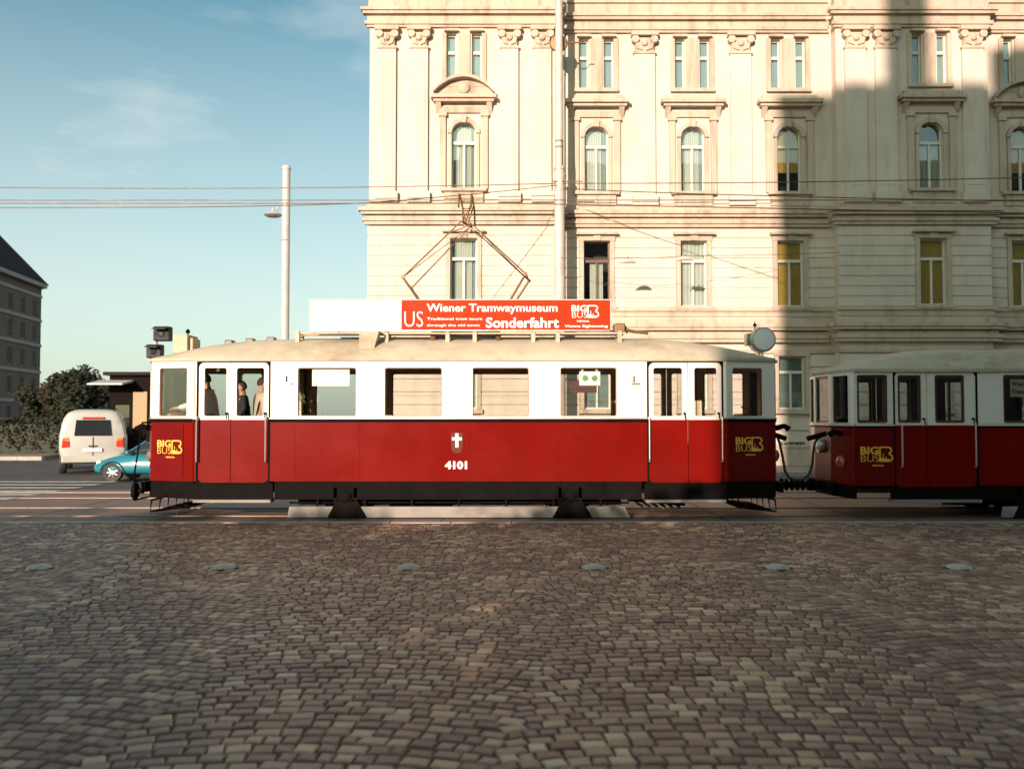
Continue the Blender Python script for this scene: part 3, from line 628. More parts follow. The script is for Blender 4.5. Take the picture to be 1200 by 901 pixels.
# pantograph
pf = MB(); zrf = T['ze'] + .40; xc = UX(545, 16.5) - TX
def pp(px, py, y): X, z = U(px, py, YC + y); return (X - TX, y, z)
hy = .42
base = [(xc - .55, -.5), (xc + .62, -.5), (xc + .62, .5), (xc - .55, .5)]
for i in range(4): a, b = base[i], base[(i + 1) % 4]; pf.box(min(a[0], b[0]) - .03, max(a[0], b[0]) + .03, min(a[1], b[1]) - .03, max(a[1], b[1]) + .03, zrf + .10, zrf + .15)
for x, y in base: pf.lathe((x, y, zrf - .06), (0, 0, 1), [(.05, 0), (.065, .03), (.045, .05), (.065, .08), (.045, .11), (.05, .16)], 12)
pan = pf.build('pantograph', 'panto', tram, smooth=False)
elL = [pp(472, 325, -.55), pp(482, 338, .55)]; elR = [pp(616, 321, -.5), pp(620, 329, .5)]
# make both elbows a real hinged tube across the track
apL = [pp(541, 259, -.22), pp(551, 266, .22)]; apR = [pp(551, 261, -.22), pp(553, 267, .22)]
lowL = [(xc - .42, -.45, zrf + .14), (xc - .42, .45, zrf + .14)]; lowR = [(xc + .5, -.45, zrf + .14), (xc + .5, .45, zrf + .14)]
am = MB()
for k in (0, 1):
    am.tube([lowL[k], elL[k]], [.026, .020], 8); am.tube([lowR[k], elR[k]], [.026, .020], 8)
    am.tube([elL[k], apL[k]], [.015, .012], 8); am.tube([elR[k], apR[k]], [.015, .012], 8)
    for e in (elL[k], elR[k]): am.lathe((e[0], e[1] - .03, e[2]), (0, 1, 0), [(.035, 0), (.035, .06)], 10)
am.tube(elL, .016, 8); am.tube(elR, .016, 8); am.tube(lowL, .03, 8); am.tube(lowR, .03, 8)
am.tube([elL[0], apL[1]], .007, 6); am.tube([elR[1], apR[0]], .007, 6)
for k in (0, 1):
    m1 = Vector(apR[k]).lerp(Vector(elR[k]), .22); am.tube([Vector(apL[k]) + Vector((0, 0, -.05)), m1], .010, 6)
    m2 = Vector(apL[k]).lerp(Vector(elL[k]), .22); am.tube([Vector(apR[k]) + Vector((0, 0, -.05)), m2], .010, 6)
am.tube([apL[0], apL[1]], .018, 8); am.tube([apR[0], apR[1]], .018, 8)
am.build('pantograph_arm', 'panto', pan)
cb = MB(); axx, azz = (apL[0][0] + apR[0][0]) / 2, (apL[0][2] + apR[1][2]) / 2
zc = UZ(236, YC)
for dx in (-.10, .12):
    pts = [(axx + dx, -.80, zc - .30), (axx + dx, -.74, zc - .10), (axx + dx, -.60, zc - .02), (axx + dx, -.3, zc + .0), (axx + dx, .3, zc), (axx + dx, .60, zc - .02), (axx + dx, .74, zc - .10), (axx + dx, .80, zc - .30)]
    cb.tube(pts, .018, 8)
for y in (-.55, 0, .55): cb.cyl((axx - .1, y, zc - .01), (axx + .12, y, zc - .01), .012, 6)
for y in (-.22, .22):
    cb.tube([(axx, y, azz), (axx - .10, y * 1.2, zc - .02)], .014, 6); cb.tube([(axx, y, azz), (axx + .12, y * 1.2, zc - .02)], .014, 6); cb.tube([(axx - .08, y, azz + .08), (axx + .08, y, azz + .22)], .01, 6)
cb.build('collector_bow', 'panto', pan)

# coupling between the two cars
cA = T['path'][4][0] + TX + .16; cB = T2['path'][10][0] + TX2 - .16
cp = thing('coupling_bar', ((cA + cB) / 2, YC, 0), 'black draw bar with ribbed buffer spring linking the two trams', 'coupling')
mb = MB(); h = (cB - cA) / 2
mb.cyl((-h, 0, .51), (h, 0, .51), .035, 10); prof = []
for i in range(13): prof += [(.055 if i % 2 else .11, -.30 + i * .05), (.055 if i % 2 else .11, -.27 + i * .05)]
mb.lathe((0, 0, .51), (1, 0, 0), prof, 14); mb.build('draw_bar', 'black', cp)
mb = MB()
for s in (-1, 1): mb.box(s * h - .05 * (s > 0) * 0 - .05, s * h + .05, -.09, .09, .45, .57, 0, .02); mb.cyl((s * h * .8, 0, .40), (s * h * .8, 0, .62), .03, 10)
mb.build('coupling_pin', 'black', cp)
hA = Vector((UX(910, 15.8), 15.8, 0)); hB = Vector((UX(957, 15.8), 15.8, 0))
cab = thing('jumper_cable', ((hA.x + hB.x) / 2, 15.8, 0), 'thick black cable drooping in a U between the tram and its trailer', 'cable')
mb = MB(); hw_ = (hB.x - hA.x) / 2; pts = []
for px, py in ((906, 509), (911, 512), (914, 520), (917, 535), (920, 552), (925, 560), (933, 562.5), (941, 562), (948, 556), (952, 544), (953, 530), (955, 519), (959, 513), (964, 510)):
    X, z = U(px, py, 15.8); pts.append((X - (hA.x + hB.x) / 2, 0, z))
mb.tube(pts, .024, 10); mb.build('cable', 'rubber', cab, smooth=True)
for px0, px1, py0, py1 in ((904, 921, 508, 514), (946, 968, 514, 508)):
    a = U(px0, py0, 15.8); b = U(px1, py1, 15.8); o_ = (hA.x + hB.x) / 2
    mb = MB(); mb.tube([(a[0] - o_, 0, a[1]), (b[0] - o_, 0, b[1])], .045, 10); mb.build('plug', 'black', cab)

# ------------------------------------------------------------------ people in the tram
def person(loc, rz, label, J, E, shirt_edges, trouser_edges, shirt_mat, fingers=None, hair='short', scale=1.):
    root = thing('person', loc, label, 'person', rz=rz)
    names = list(J)
    def skin(name, edges, mat, grow=0., extra=None, subs=2, root_v='pelvis'):
        used = [n for n in names if any(n in e for e in edges)]
        idx = {n: i for i, n in enumerate(used)}
        V = [Vector(J[n][:3]) for n in used]; R = [J[n][3] + (grow if n not in ('head', 'crown', 'neck') or grow == 0 else 0) for n in used]; Ed = [(idx[a], idx[b]) for a, b in edges]
        if extra:
            for base, tip, r in extra:
                b0 = idx[base] if isinstance(base, str) else base
                V.append(Vector(tip[0])); R.append(r); Ed.append((b0, len(V) - 1)); V.append(Vector(tip[1])); R.append(r * .85); Ed.append((len(V) - 2, len(V) - 1))
        me = bpy.data.meshes.new(name); me.from_pydata(V, Ed, []); o = bpy.data.objects.new(name, me); COL.objects.link(o)
        sm = o.modifiers.new('s', 'SKIN'); sm.use_smooth_shade = True
        lay = me.skin_vertices[0] if len(me.skin_vertices) else None
        if lay is None:
            bm = bmesh.new(); bm.from_mesh(me); bm.verts.layers.skin.verify(); bm.to_mesh(me); bm.free(); lay = me.skin_vertices[0]
        for i, r in enumerate(R):
            lay.data[i].radius = (r, r); lay.data[i].use_root = (i == idx.get(root_v, 0))
        ss = o.modifiers.new('b', 'SUBSURF'); ss.levels = subs; ss.render_levels = subs
        bpy.context.view_layer.update(); dg = bpy.context.evaluated_depsgraph_get()
        m2 = bpy.data.meshes.new_from_object(o.evaluated_get(dg)); bpy.data.objects.remove(o)
        m2.materials.clear(); m2.materials.append(MT[mat]); m2.polygons.foreach_set('use_smooth', [True] * len(m2.polygons))
        o2 = bpy.data.objects.new(name, m2); COL.objects.link(o2); o2.parent = root; return o2
    fx = []
    for hnd, d in (fingers or []):
        hp = Vector(J[hnd][:3]); d = Vector(d).normalized(); sd = d.cross(Vector((0, 0, 1))).normalized()
        for k, (o_, l) in enumerate(((-.032, .055), (-.011, .07), (.011, .075), (.032, .065))):
            p = hp + sd * o_ + d * l; q = p + d * .02 + Vector((0, 0, -.03)); fx.append((hnd, (p, q), .0095))
        p = hp + sd * -.05 + d * .01; fx.append((hnd, (p, p + d * .035), .011))
    body = skin('body', E, 'skin', 0, fx)
    hd = Vector(J['head'][:3]); face = Vector((-1, 0, 0))
    mb = MB()
    mb.lathe(hd + face * .085 + Vector((0, 0, -.03)), (-1, 0, .15), [(.020, -.01), (.016, .012), (.005, .028)], 8)
    for s in (-1, 1): mb.lathe(hd + Vector((.0, s * .092, -.02)), (0, s, 0), [(.03, -.012), (.035, .004), (.02, .012)], 10); mb.lathe(hd + face * .084 + Vector((0, s * .034, .012)), (-1, 0, 0), [(.014, -.01), (.012, .004), (.004, .009)], 8)
    mb.box(hd.x - .096, hd.x - .08, -.024 + hd.y, .024 + hd.y, hd.z - .068, hd.z - .058)
    f = mb.build('face', 'skin', root, smooth=True)
    bpy.data.objects.remove(f) if False else None
    # hair cap
    mb = MB(); V = []; n = 16; m = 8
    for i in range(m + 1):
        th = (PI * .60) * i / m
        for k in range(n):
            ph = 2 * PI * k / n; fr = math.cos(ph); lim = 1.0 if fr < .35 else (.55 if hair != 'cap' else .5)
            t2 = th * lim; ln = 1.0
            V.append((hd.x + .010 - .098 * math.sin(t2) * fr, hd.y + .088 * math.sin(t2) * math.sin(ph), hd.z + .008 + .114 * math.cos(t2)))
    mb.add(V, [(i * n + k, i * n + (k + 1) % n, (i + 1) * n + (k + 1) % n, (i + 1) * n + k) for i in range(m) for k in range(n)])
    mb.build('hair', 'hair', root, smooth=True)
    skin('shirt', shirt_edges, shirt_mat, .018, None, root_v='belly')
    skin('trousers', trouser_edges, 'trousers', .016, None)
    mb = MB()
    for ft in ('footL', 'footR'):
        p = J[ft]; mb.box(p[0] - .14, p[0] + .09, p[1] - .05, p[1] + .05, 0, .09, 0, .03)
    mb.build('shoes', 'rubber', root, smooth=True)
    return root
def standing(armL, armR, H=1.0, lean=0.):
    k = H; l = lean
    J = dict(pelvis=(0, 0, .95 * k, .125), belly=(-l * .3, 0, 1.10 * k, .12), chest=(-l * .7, 0, 1.30 * k, .135), collar=(-l, 0, 1.44 * k, .09), neck=(-l * 1.1, 0, 1.51 * k, .055),
             head=(-l * 1.2 - .02, 0, 1.62 * k, .092), crown=(-l * 1.2, 0, 1.69 * k, .075),
             hipL=(0, -.10, .88 * k, .09), hipR=(0, .10, .88 * k, .09), kneeL=(-.02, -.11, .49 * k, .06), kneeR=(-.02, .11, .49 * k, .06), ankL=(.02, -.11, .10, .04), ankR=(.02, .11, .10, .04), footL=(0, -.11, .05, .035), footR=(0, .11, .05, .035),
             shL=(-l * .95, -.18, 1.40 * k, .06), shR=(-l * .95, .18, 1.40 * k, .06), elL=armL[0] + (.042,), elR=armR[0] + (.042,), wrL=armL[1] + (.028,), wrR=armR[1] + (.028,), haL=armL[2] + (.034,), haR=armR[2] + (.034,))
    E = [('pelvis', 'belly'), ('belly', 'chest'), ('chest', 'collar'), ('collar', 'neck'), ('neck', 'head'), ('head', 'crown')]
    for s in 'LR': E += [('pelvis', 'hip' + s), ('hip' + s, 'knee' + s), ('knee' + s, 'ank' + s), ('ank' + s, 'foot' + s), ('chest', 'sh' + s), ('sh' + s, 'el' + s), ('el' + s, 'wr' + s), ('wr' + s, 'ha' + s)]
    SH = [('pelvis', 'belly'), ('belly', 'chest'), ('chest', 'collar')] + [p for s in 'LR' for p in (('chest', 'sh' + s), ('sh' + s, 'el' + s), ('el' + s, 'wr' + s))]
    TR = [p for s in 'LR' for p in (('pelvis', 'hip' + s), ('hip' + s, 'knee' + s), ('knee' + s, 'ank' + s))]
    return J, E, SH, TR
FL = T['fl']
armd = [((-.30, -.22, 1.18), (-.55, -.16, 1.13), (-.62, -.15, 1.12)), ((-.26, .24, 1.14), (-.48, .2, 1.10), (-.55, .19, 1.10))]
J, E, SH, TR = standing(armd[0], armd[1], 1.0, .10)
person((UX(247, 15.9), 16.0, FL), 0, 'tram driver in white shirt standing in the cab, arms reaching forward to the controls', J, E, SH, TR, 'shirt', [('haL', (-1, 0, -.2)), ('haR', (-1, 0, -.2))])
armp = [((.0, -.26, 1.12), (-.14, -.20, .92), (-.2, -.18, .88)), ((.0, .26, 1.12), (-.02, .27, .86), (-.03, .27, .78))]
J, E, SH, TR = standing(armp[0], armp[1], .93, .03)
person((UX(283, 16.2), 16.35, FL), .3, 'standing passenger in dark jacket seen through the second door pane', J, E, SH, TR, 'jacket', [('haL', (-1, 0, -.6)), ('haR', (0, 0, -1.0))])
J, E, SH, TR = standing(armp[0], armp[1], .96, .02)
person((UX(306, 16.0), 15.95, FL), -2.6, 'passenger in pale jumper standing behind the door edge', J, E, SH, TR, 'beige', [('haL', (-1, 0, -.6)), ('haR', (0, 0, -1.0))])
# controller in front of driver
mb = MB(); xk = UX(202, 15.9) - TX; mb.lathe((xk, -.55, FL), (0, 0, 1), [(.17, 0), (.17, .85), (.20, .88), (.20, 1.02), (.12, 1.05)], 20); mb.cyl((xk, -.55, FL + 1.05), (xk, -.55, FL + 1.09), .02, 10); mb.tube([(xk - .14, -.55, FL + 1.09), (xk + .14, -.55, FL + 1.09)], .015, 8)
mb.build('driver_controls', ['wood'], tram, smooth=True)
mb = MB(); xk = T['path'][3][0] - .35; mb.lathe((xk, .1, FL), (0, 0, 1), [(.17, 0), (.17, .85), (.20, .88), (.20, 1.0), (.1, 1.03)], 20); mb.tube([(xk - .15, -.5, FL + 1.15), (xk - .02, -.5, FL + 1.1), (xk, -.5, FL + .9)], .014, 8); mb.build('driver_controls', ['wood'], tram, smooth=True)

# ------------------------------------------------------------------ ground
def sheet(name, x0, x1, y0, y1, z, mat, label=None):
    mb = MB(); mb.add([(x0, y0, z), (x1, y0, z), (x1, y1, z), (x0, y1, z)], [(0, 1, 2, 3)]); o = mb.build(name, mat); tag(o, label, None, None, 'structure'); return o
sheet('ground', -600, 600, -300, 900, 0, 'asphalt', 'dark asphalt ground reaching the horizon')
PAVE_Y1 = 14.75
def cobbles():
    V = []; Fc = []; tone = []
    P = 2.3; A = .34; RS = .122
    rnd = random.Random(3)
    y = 2.2 - A
    rows = int((PAVE_Y1 - 2.2 + A) / RS) + 1
    def arc(x, yy=0):
        xx = x + .35 * math.sin(yy * .55 + 1) + .22 * math.sin(x * .9 + yy * .37)
        u = (xx / P) % 1.0 - .5; return A * math.sqrt(max(0, 1 - (u * 1.72) ** 2)) - A * .5 + .05 * math.sin(x * .7 + yy * .5)
    for r in range(rows + 2):
        yb = 2.2 - A + r * RS; x = -13.5 + rnd.random() * .14; 
        while x < 13.5:
            w = rnd.choice((rnd.uniform(.085, .12), rnd.uniform(.10, .15), rnd.uniform(.12, .175))); d = RS * rnd.uniform(.84, .94)
            xm = x + w / 2; ym = yb + arc(xm, yb) + rnd.uniform(-.006, .006)
            if ym + RS * .5 < PAVE_Y1 and ym > 2.0:
                e = .02; sl = (arc(xm + e, yb) - arc(xm - e, yb)) / (2 * e); sl = max(-.75, min(.75, sl)); ang = math.atan(sl) + rnd.uniform(-.09, .09)
                ca, sa = math.cos(ang), math.sin(ang); zt = .013 + rnd.uniform(-.004, .004) + .0035 * math.sin(xm * 1.7 + yb * .9) * math.sin(yb * 1.3 - xm * .6); tx, ty = rnd.uniform(-.03, .03), rnd.uniform(-.03, .03)
                hwx = (w / max(ca, .8)) / 2 - .0055; hd = d * (ca * .5 + .0)
                b = len(V)
                jit = [(rnd.uniform(-.006, .006), rnd.uniform(-.006, .006)) for _ in range(4)]
                for lev, (ins, z) in enumerate(((0, 0.001), (.003, zt - .006), (.016, zt))):
                    for k, (sx, sy) in enumerate(((-1, -1), (1, -1), (1, 1), (-1, 1))):
                        px = sx * (hwx - ins) + jit[k][0]; py = sy * (hd - ins) + jit[k][1]
                        V.append((xm + px * ca - py * sa, ym + px * sa + py * ca, z + (px * tx + py * ty if lev else 0)))
                for lv in (0, 1):
                    for k in range(4): Fc.append((b + lv * 4 + k, b + lv * 4 + (k + 1) % 4, b + lv * 4 + 4 + (k + 1) % 4, b + lv * 4 + 4 + k))
                Fc.append((b + 8, b + 9, b + 10, b + 11)); t = rnd.random(); tone += [t] * 9
            x += w
    me = bpy.data.meshes.new('cobblestone_paving'); me.from_pydata(V, [], Fc)
    at = me.attributes.new('tone', 'FLOAT', 'FACE'); at.data.foreach_set('value', tone)
    m, nt, p = new_mat('granite_setts')
    a = nt.nodes.new('ShaderNodeAttribute'); a.attribute_name = 'tone'
    c = ramp(nt, a.outputs['Fac'], [(0, (.115, .062, .042)), (.3, (.21, .122, .080)), (.6, (.285, .185, .115)), (.86, (.42, .28, .165)), (1, (.56, .41, .26))])
    v = coord(nt); n1 = noise(nt, v, 30, 6, .7); n2 = noise(nt, v, .45, 5, .6)
    c = mixc(nt, .5, c, ramp(nt, n1, [(.3, (.3, .3, .3)), (.7, (.75, .75, .75))]), 'OVERLAY')
    c = mixc(nt, ramp(nt, n2, [(.42, (0, 0, 0)), (.66, (.55,) * 3)]), c, (.11, .058, .043))
    nt.links.new(c, p.inputs['Base Color']); nt.links.new(ramp(nt, n1, [(.3, (.38,) * 3), (.7, (.62,) * 3)]), p.inputs['Roughness'])
    bump(nt, p, n1, .5, .004); me.materials.append(m)
    o = bpy.data.objects.new('cobblestone_paving', me); COL.objects.link(o); tag(o, 'grey granite cobblestones laid in segmental arcs', None, None, 'structure')
    MT['joint'] = M('joint_sand', (.075, .050, .036), .9, var=.3, scale=15, bmp=.4)
    sheet('paving_bed', -60, 60, -12, PAVE_Y1, .004, 'joint', 'dark sandy joints under the cobblestones')
cobbles()
# granite edging between cobbles and tracks, track beds, rails
mb = MB()
x = -24
while x < 24: mb.box(x, x + .985, PAVE_Y1 + .01, PAVE_Y1 + .20, .0, .022, 0, .006); x += 1.0
tag(mb.build('edging_stones', 'kerb'), 'row of granite edging stones beside the near rail', None, None, 'structure')
sheet('track_bed', -60, 60, PAVE_Y1 + .22, 21.6, .008, 'trackbed', 'brown stained concrete track bed')
for yy, nm in ((YC, 'near'), (20.0, 'far')):
    for g in (-.7175, .7175):
        mb = MB(); y = yy + g; mb.box(-60, 60, y - .03, y + .03, .009, .024); mb.box(-60, 60, y + .055, y + .075, .009, .020) if g < 0 else mb.box(-60, 60, y - .075, y - .055, .009, .020)
        tag(mb.build('rail', 'rail'), 'steel tram rail of the %s track, %s side' % (nm, 'camera' if g < 0 else 'building'), 'rail', 'tram rails')
# concrete slab joints between the rails
mb = MB(); x = -30
while x < 30: mb.box(x, x + .03, 15.0, 21.5, .009, .0115); x += 2.4
tag(mb.build('slab_joints', 'joint'), None, None, None, 'structure')
# pavement in front of the big building
mb = MB(); mb.box(-9, 60, 26.6, 40, .0, .12); tag(mb.build('pavement', 'pave'), 'pavement along the foot of the large house', None, None, 'structure')
mb = MB(); x = -9.0
while x < 60: mb.box(x, x + .99, 26.42, 26.59, .0, .14, 0, .01); x += 1.0
tag(mb.build('kerb', 'kerb'), 'granite kerb in front of the large house', None, None, 'structure')
mb = MB(); mb.box(-120, -19.6, 36.6, 60, .0, .14); tag(mb.build('pavement', 'pave'), 'pale pavement beyond the road at left', None, None, 'structure')
mb = MB(); x = -80.0
while x < -19.6: mb.box(x, x + .99, 36.3, 36.59, .0, .16, 0, .01); x += 1.0
tag(mb.build('kerb', 'kerb'), 'granite kerb beyond the road at left', None, None, 'structure')
# crossing bars and lane lines
mb = MB()
for k in range(7):
    y = 17.8 + k * 1.0
    mb.add([(-19, y, .0165), (-10.6, y, .0165), (-10.6, y + .5, .0165), (-19, y + .5, .0165)], [(0, 1, 2, 3)])
tag(mb.build('zebra_crossing', 'paint'), 'white zebra crossing bars across road at left', None, None, 'structure')
mb = MB(); x = -60
while x < 40: mb.add([(x, 24.3, .006), (x + 2.5, 24.3, .006), (x + 2.5, 24.42, .006), (x, 24.42, .006)], [(0, 1, 2, 3)]); x += 5
tag(mb.build('lane_marking', 'paint'), 'dashed white lane line on the road behind the trams', None, None, 'structure')
# row of ceramic studs
for i, px in enumerate((-170, 46, 262, 479, 696, 911, 1124, 1340)):
    X, _ = U(px, 665, 10.35)
    t = thing('road_stud', (X, 10.35, .012), '%s pale road stud in the row across the cobblestones, counted from the left' % ('leftmost first second third fourth fifth sixth last'.split()[i]), 'road stud', 'pale studs in a row on the cobblestones')
    if i in (0, 7): t['label'] = 'pale road stud beyond the %s edge of the picture' % ('left' if i == 0 else 'right')
    mb = MB(); mb.lathe((0, 0, 0), (0, 0, 1), [(.145, 0), (.14, .012), (.115, .03), (.07, .043), (.01, .048)], 20)
    mb.build('stud_dome', 'stud', t, smooth=True)
    mb = MB(); mb.lathe((0, 0, .0), (0, 0, 1), [(.185, 0), (.18, .01), (.146, .011)], 4); mb.build('collar', 'joint', t)

# ------------------------------------------------------------------ the large house
YF = 30.0; YR = 30.45
bx0, bx1 = UX(431, YF), 32.0
house = thing('apartment_house', (bx0, YF, 0), 'large cream historicist apartment house with arched windows behind the trams', 'building')
HX = lambda px, Y=YF: UX(px, Y) - bx0
HZ = lambda py: UZ(py, 30.2)
zc_ = dict(r4=(HZ(101), HZ(43)), r3=(HZ(223), HZ(146)), r2=(HZ(358), HZ(281)), r1=(HZ(479), HZ(417)), r0=(HZ(547), HZ(518)))
colsx = [543, 700, 814, 928, 1096, 1204, 1318, 1432]
ZTOP = 19.2; ZB = .12
bays = [(0, HX(655), 0), (HX(655), HX(985), .45), (HX(985), HX(1165), 0), (HX(1165), HX(1490), .45)]
def col_bay(px):
    x = HX(px)
    for k, (a, b, o) in enumerate(bays):
        if a < UX(px, YF + o) - bx0 < b: return k, UX(px, YF + o) - bx0
    return 3, x
wm = MB(); allw = []
for k, (a, b, off) in enumerate(bays):
    holes = []
    for ci, px in enumerate(colsx):
        kk, x = col_bay(px)
        if kk != k: continue
        s = x - a
        for nm, hwid_, (z0, z1) in (('r3', .41, zc_['r3']), ('r2', .45, zc_['r2']), ('r1', .45, zc_['r1']), ('r0', .45, zc_['r0'])):
            holes.append((s - hwid_, s + hwid_, z0, z1)); allw.append((nm, ci, k, x, hwid_, z0, z1, off))
        for dx in (-.43, .43):
            holes.append((s + dx - .17, s + dx + .17) + zc_['r4']); allw.append(('r4', ci, k, x + dx, .17) + zc_['r4'] + (off,))
    panel(wm, (a, off), (b, off), ZB, ZTOP, holes, .32)
    if k: 
        o0 = bays[k - 1][2]; wm.box(a - (.32 if o0 < off else .003), a + (.003 if o0 < off else .32), .002 + min(o0, off), max(o0, off) + .3, ZB, ZTOP)
# side and back walls
XE = bays[-1][1]
wm.box(0, .32, .32, 16, ZB, ZTOP); wm.box(XE - .32, XE, .78, 16, ZB, ZTOP); wm.box(0, XE, 16, 16.3, ZB, ZTOP)
# arch spandrels
for nm, ci, k, x, hw2, z0, z1, off in allw:
    if nm != 'r3': continue
    n = 8; r = hw2
    for s in (-1, 1):
        poly = [(x + s * r, z1)] + [(x + s * r * math.cos(PI / 2 * i / n), z1 - r * .92 + r * .92 * math.sin(PI / 2 * i / n)) for i in range(n + 1)]
        wm.prism(poly, off, off + .3)
wm.build('wall', 'stucco', house)
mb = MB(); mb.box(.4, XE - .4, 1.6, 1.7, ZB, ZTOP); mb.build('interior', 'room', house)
# windows
blindset = {('r2', 3): 'ochre', ('r2', 4): 'ochre', ('r3', 3): 'ochreT', ('r2', 5): 'ochre', ('r3', 5): 'ochreT', ('r3', 0): 'curtain', ('r3', 1): 'curtL', ('r3', 2): 'curtain', ('r2', 0): 'curtain', ('r2', 1): 'darkcase', ('r2', 2): 'white', ('r3', 4): 'topdark', ('r1', 3): 'none'}
for nm, ci, k, x, hw2, z0, z1, off in allw:
    st_ = blindset.get((nm, ci), 'none' if nm in ('r4', 'r1', 'r0') else ('ochre' if ci == 6 else 'curtain'))
    y = off + .13; fr = MB(); zt = z0 + (z1 - z0) * (.70 if nm != 'r4' else .64)
    t = .05
    fr.box(x - hw2, x - hw2 + t, y, y + .06, z0, z1); fr.box(x + hw2 - t, x + hw2, y, y + .06, z0, z1)
    fr.box(x - hw2 + t, x + hw2 - t, y, y + .06, z0, z0 + t); fr.box(x - hw2 + t, x + hw2 - t, y, y + .06, z1 - t, z1)
    if nm != 'r0':
        fr.box(x - hw2 + t, x + hw2 - t, y - .03, y + .055, zt - .05, zt + .05)
        if nm != 'r4': fr.box(x - .035, x + .035, y - .012, y + .052, z0 + t, zt - .05)
    else:
        for q in range(1, 5): fr.box(x - hw2 + q * hw2 * .4 - .012, x - hw2 + q * hw2 * .4 + .012, y - .06, y - .03, z0, z1)
    w = fr.build('window', 'casedark' if st_ in ('darkcase',) else 'casement', house)
    g = MB(); g.box(x - hw2 + t * .6, x + hw2 - t * .6, y + .025, y + .031, z0 + t * .6, z1 - t * .6); g.build('pane', 'winglass', w)
    yb = y + .10
    if st_ == 'ochre': b = MB(); b.box(x - hw2, x + hw2, yb, yb + .02, z0, z1); b.build('blind', 'ochre', w)
    elif st_ == 'ochreT': b = MB(); b.box(x - hw2, x + hw2, yb, yb + .02, z0 + (z1 - z0) * .32, z1); b.build('blind', 'ochre', w)
    elif st_ in ('curtain', 'white', 'curtL', 'topdark', 'darkcase'):
        b = MB()
        hh = zt if st_ in ('topdark', 'darkcase') else z1
        xa, xb = {'curtain': (-.6, .6), 'white': (-1, 1), 'curtL': (-1, .45), 'topdark': (-1, .9), 'darkcase': (-.5, .5)}[st_]
        nn = 14
        for q in range(nn):
            u0 = x + hw2 * (xa + (xb - xa) * q / nn); u1 = x + hw2 * (xa + (xb - xa) * (q + 1) / nn); o1 = .03 * (q % 2)
            b.add([(u0, yb + .03 * (q % 2), z0), (u1, yb + .03 * ((q + 1) % 2), z0), (u1, yb + .03 * ((q + 1) % 2), hh), (u0, yb + .03 * (q % 2), hh)], [(0, 1, 2, 3)])
        b.build('curtain', 'curtain', w)
        if nm != 'r4' and st_ not in ('darkcase', 'topdark'): b = MB(); b.box(x - hw2, x + hw2, yb + .05, yb + .06, z0, z1); b.build('sheer', 'sheer', w)
    elif nm == 'r4' or nm == 'r1':
        b = MB(); b.box(x - hw2, x + hw2, yb, yb + .02, z0, z1); b.build('curtain', 'sheer', w)
# mouldings
def run_mould(mb, z, prof, bays_=bays, ends=True):
    """prof = list of (projection, z0, z1) boxes following the bays"""
    for pr, a0, a1 in prof:
        for k, (a, b, off) in enumerate(bays_):
            ea = a - pr if (k == 0 or bays_[k - 1][2] > off) else a + (-.0)
            eb_ = b + pr if (k + 1 < len(bays_) and bays_[k + 1][2] > off) else b - (pr if (k + 1 < len(bays_) and bays_[k + 1][2] < off) else 0)
            if k and bays_[k - 1][2] < off: ea = a + pr
            mb.box(ea, eb_, off - pr, off - .001, z + a0, z + a1)
zs1 = HZ(254)
m1 = MB(); run_mould(m1, zs1, [(.14, -.33, -.22), (.20, -.22, -.12), (.10, -.12, -.02), (.24, 0.0, .10), (.32, .10, .22), (.08, .22, .42)])
m1.build('string_course', 'trim', house)
zs2 = HZ(392)
m1 = MB(); run_mould(m1, zs2, [(.10, -.62, -.50), (.22, -.26, -.14), (.28, -.14, -.02), (.14, -.02, .10), (.30, .14, .24), (.36, .24, .36), (.12, .36, .55)])
m1.build('string_course', 'trim', house)
zs2b = HZ(361)
m1 = MB(); run_mould(m1, zs2b, [(.12, -.09, .0), (.05, -.28, -.09)]); m1.build('sill_course', 'trim', house)
zt_ = HZ(22)
m1 = MB(); run_mould(m1, zt_, [(.10, -.42, -.34), (.16, -.34, -.22), (.08, -.22, .0), (.22, 0.0, .10), (.28, .10, .2), (.05, .2, .62), (.12, .62, .70)])
m1.build('architrave', 'trim', house)
m1 = MB(); run_mould(m1, ZTOP - 1.3, [(.2, 0, .2), (.45, .2, .45), (.75, .45, .7), (.9, .7, .95), (.3, .95, 1.3)])
for i in range(60):
    xx = .3 + i * .62
    if xx < XE: m1.box(xx - .1, xx + .1, -.42, -.02, ZTOP - 1.45, ZTOP - 1.1)
m1.build('cornice', 'trim', house)
# frieze ornament blocks under the cornice
for px in (470, 543, 616, 700, 757, 814, 871, 928, 1012, 1096, 1148, 1204, 1300):
    k, x = col_bay(px); off = bays[k][2]; m1 = MB(); m1.box(x - .38, x + .38, off - .07, off - .001, zt_ + .85, zt_ + 1.35, 0, .02); m1.build('frieze_panel', 'trim', house)
# plinth
m1 = MB(); run_mould(m1, 0, [(.16, .12, .72), (.20, .72, .82)]); m1.build('plinth', 'trim', house)
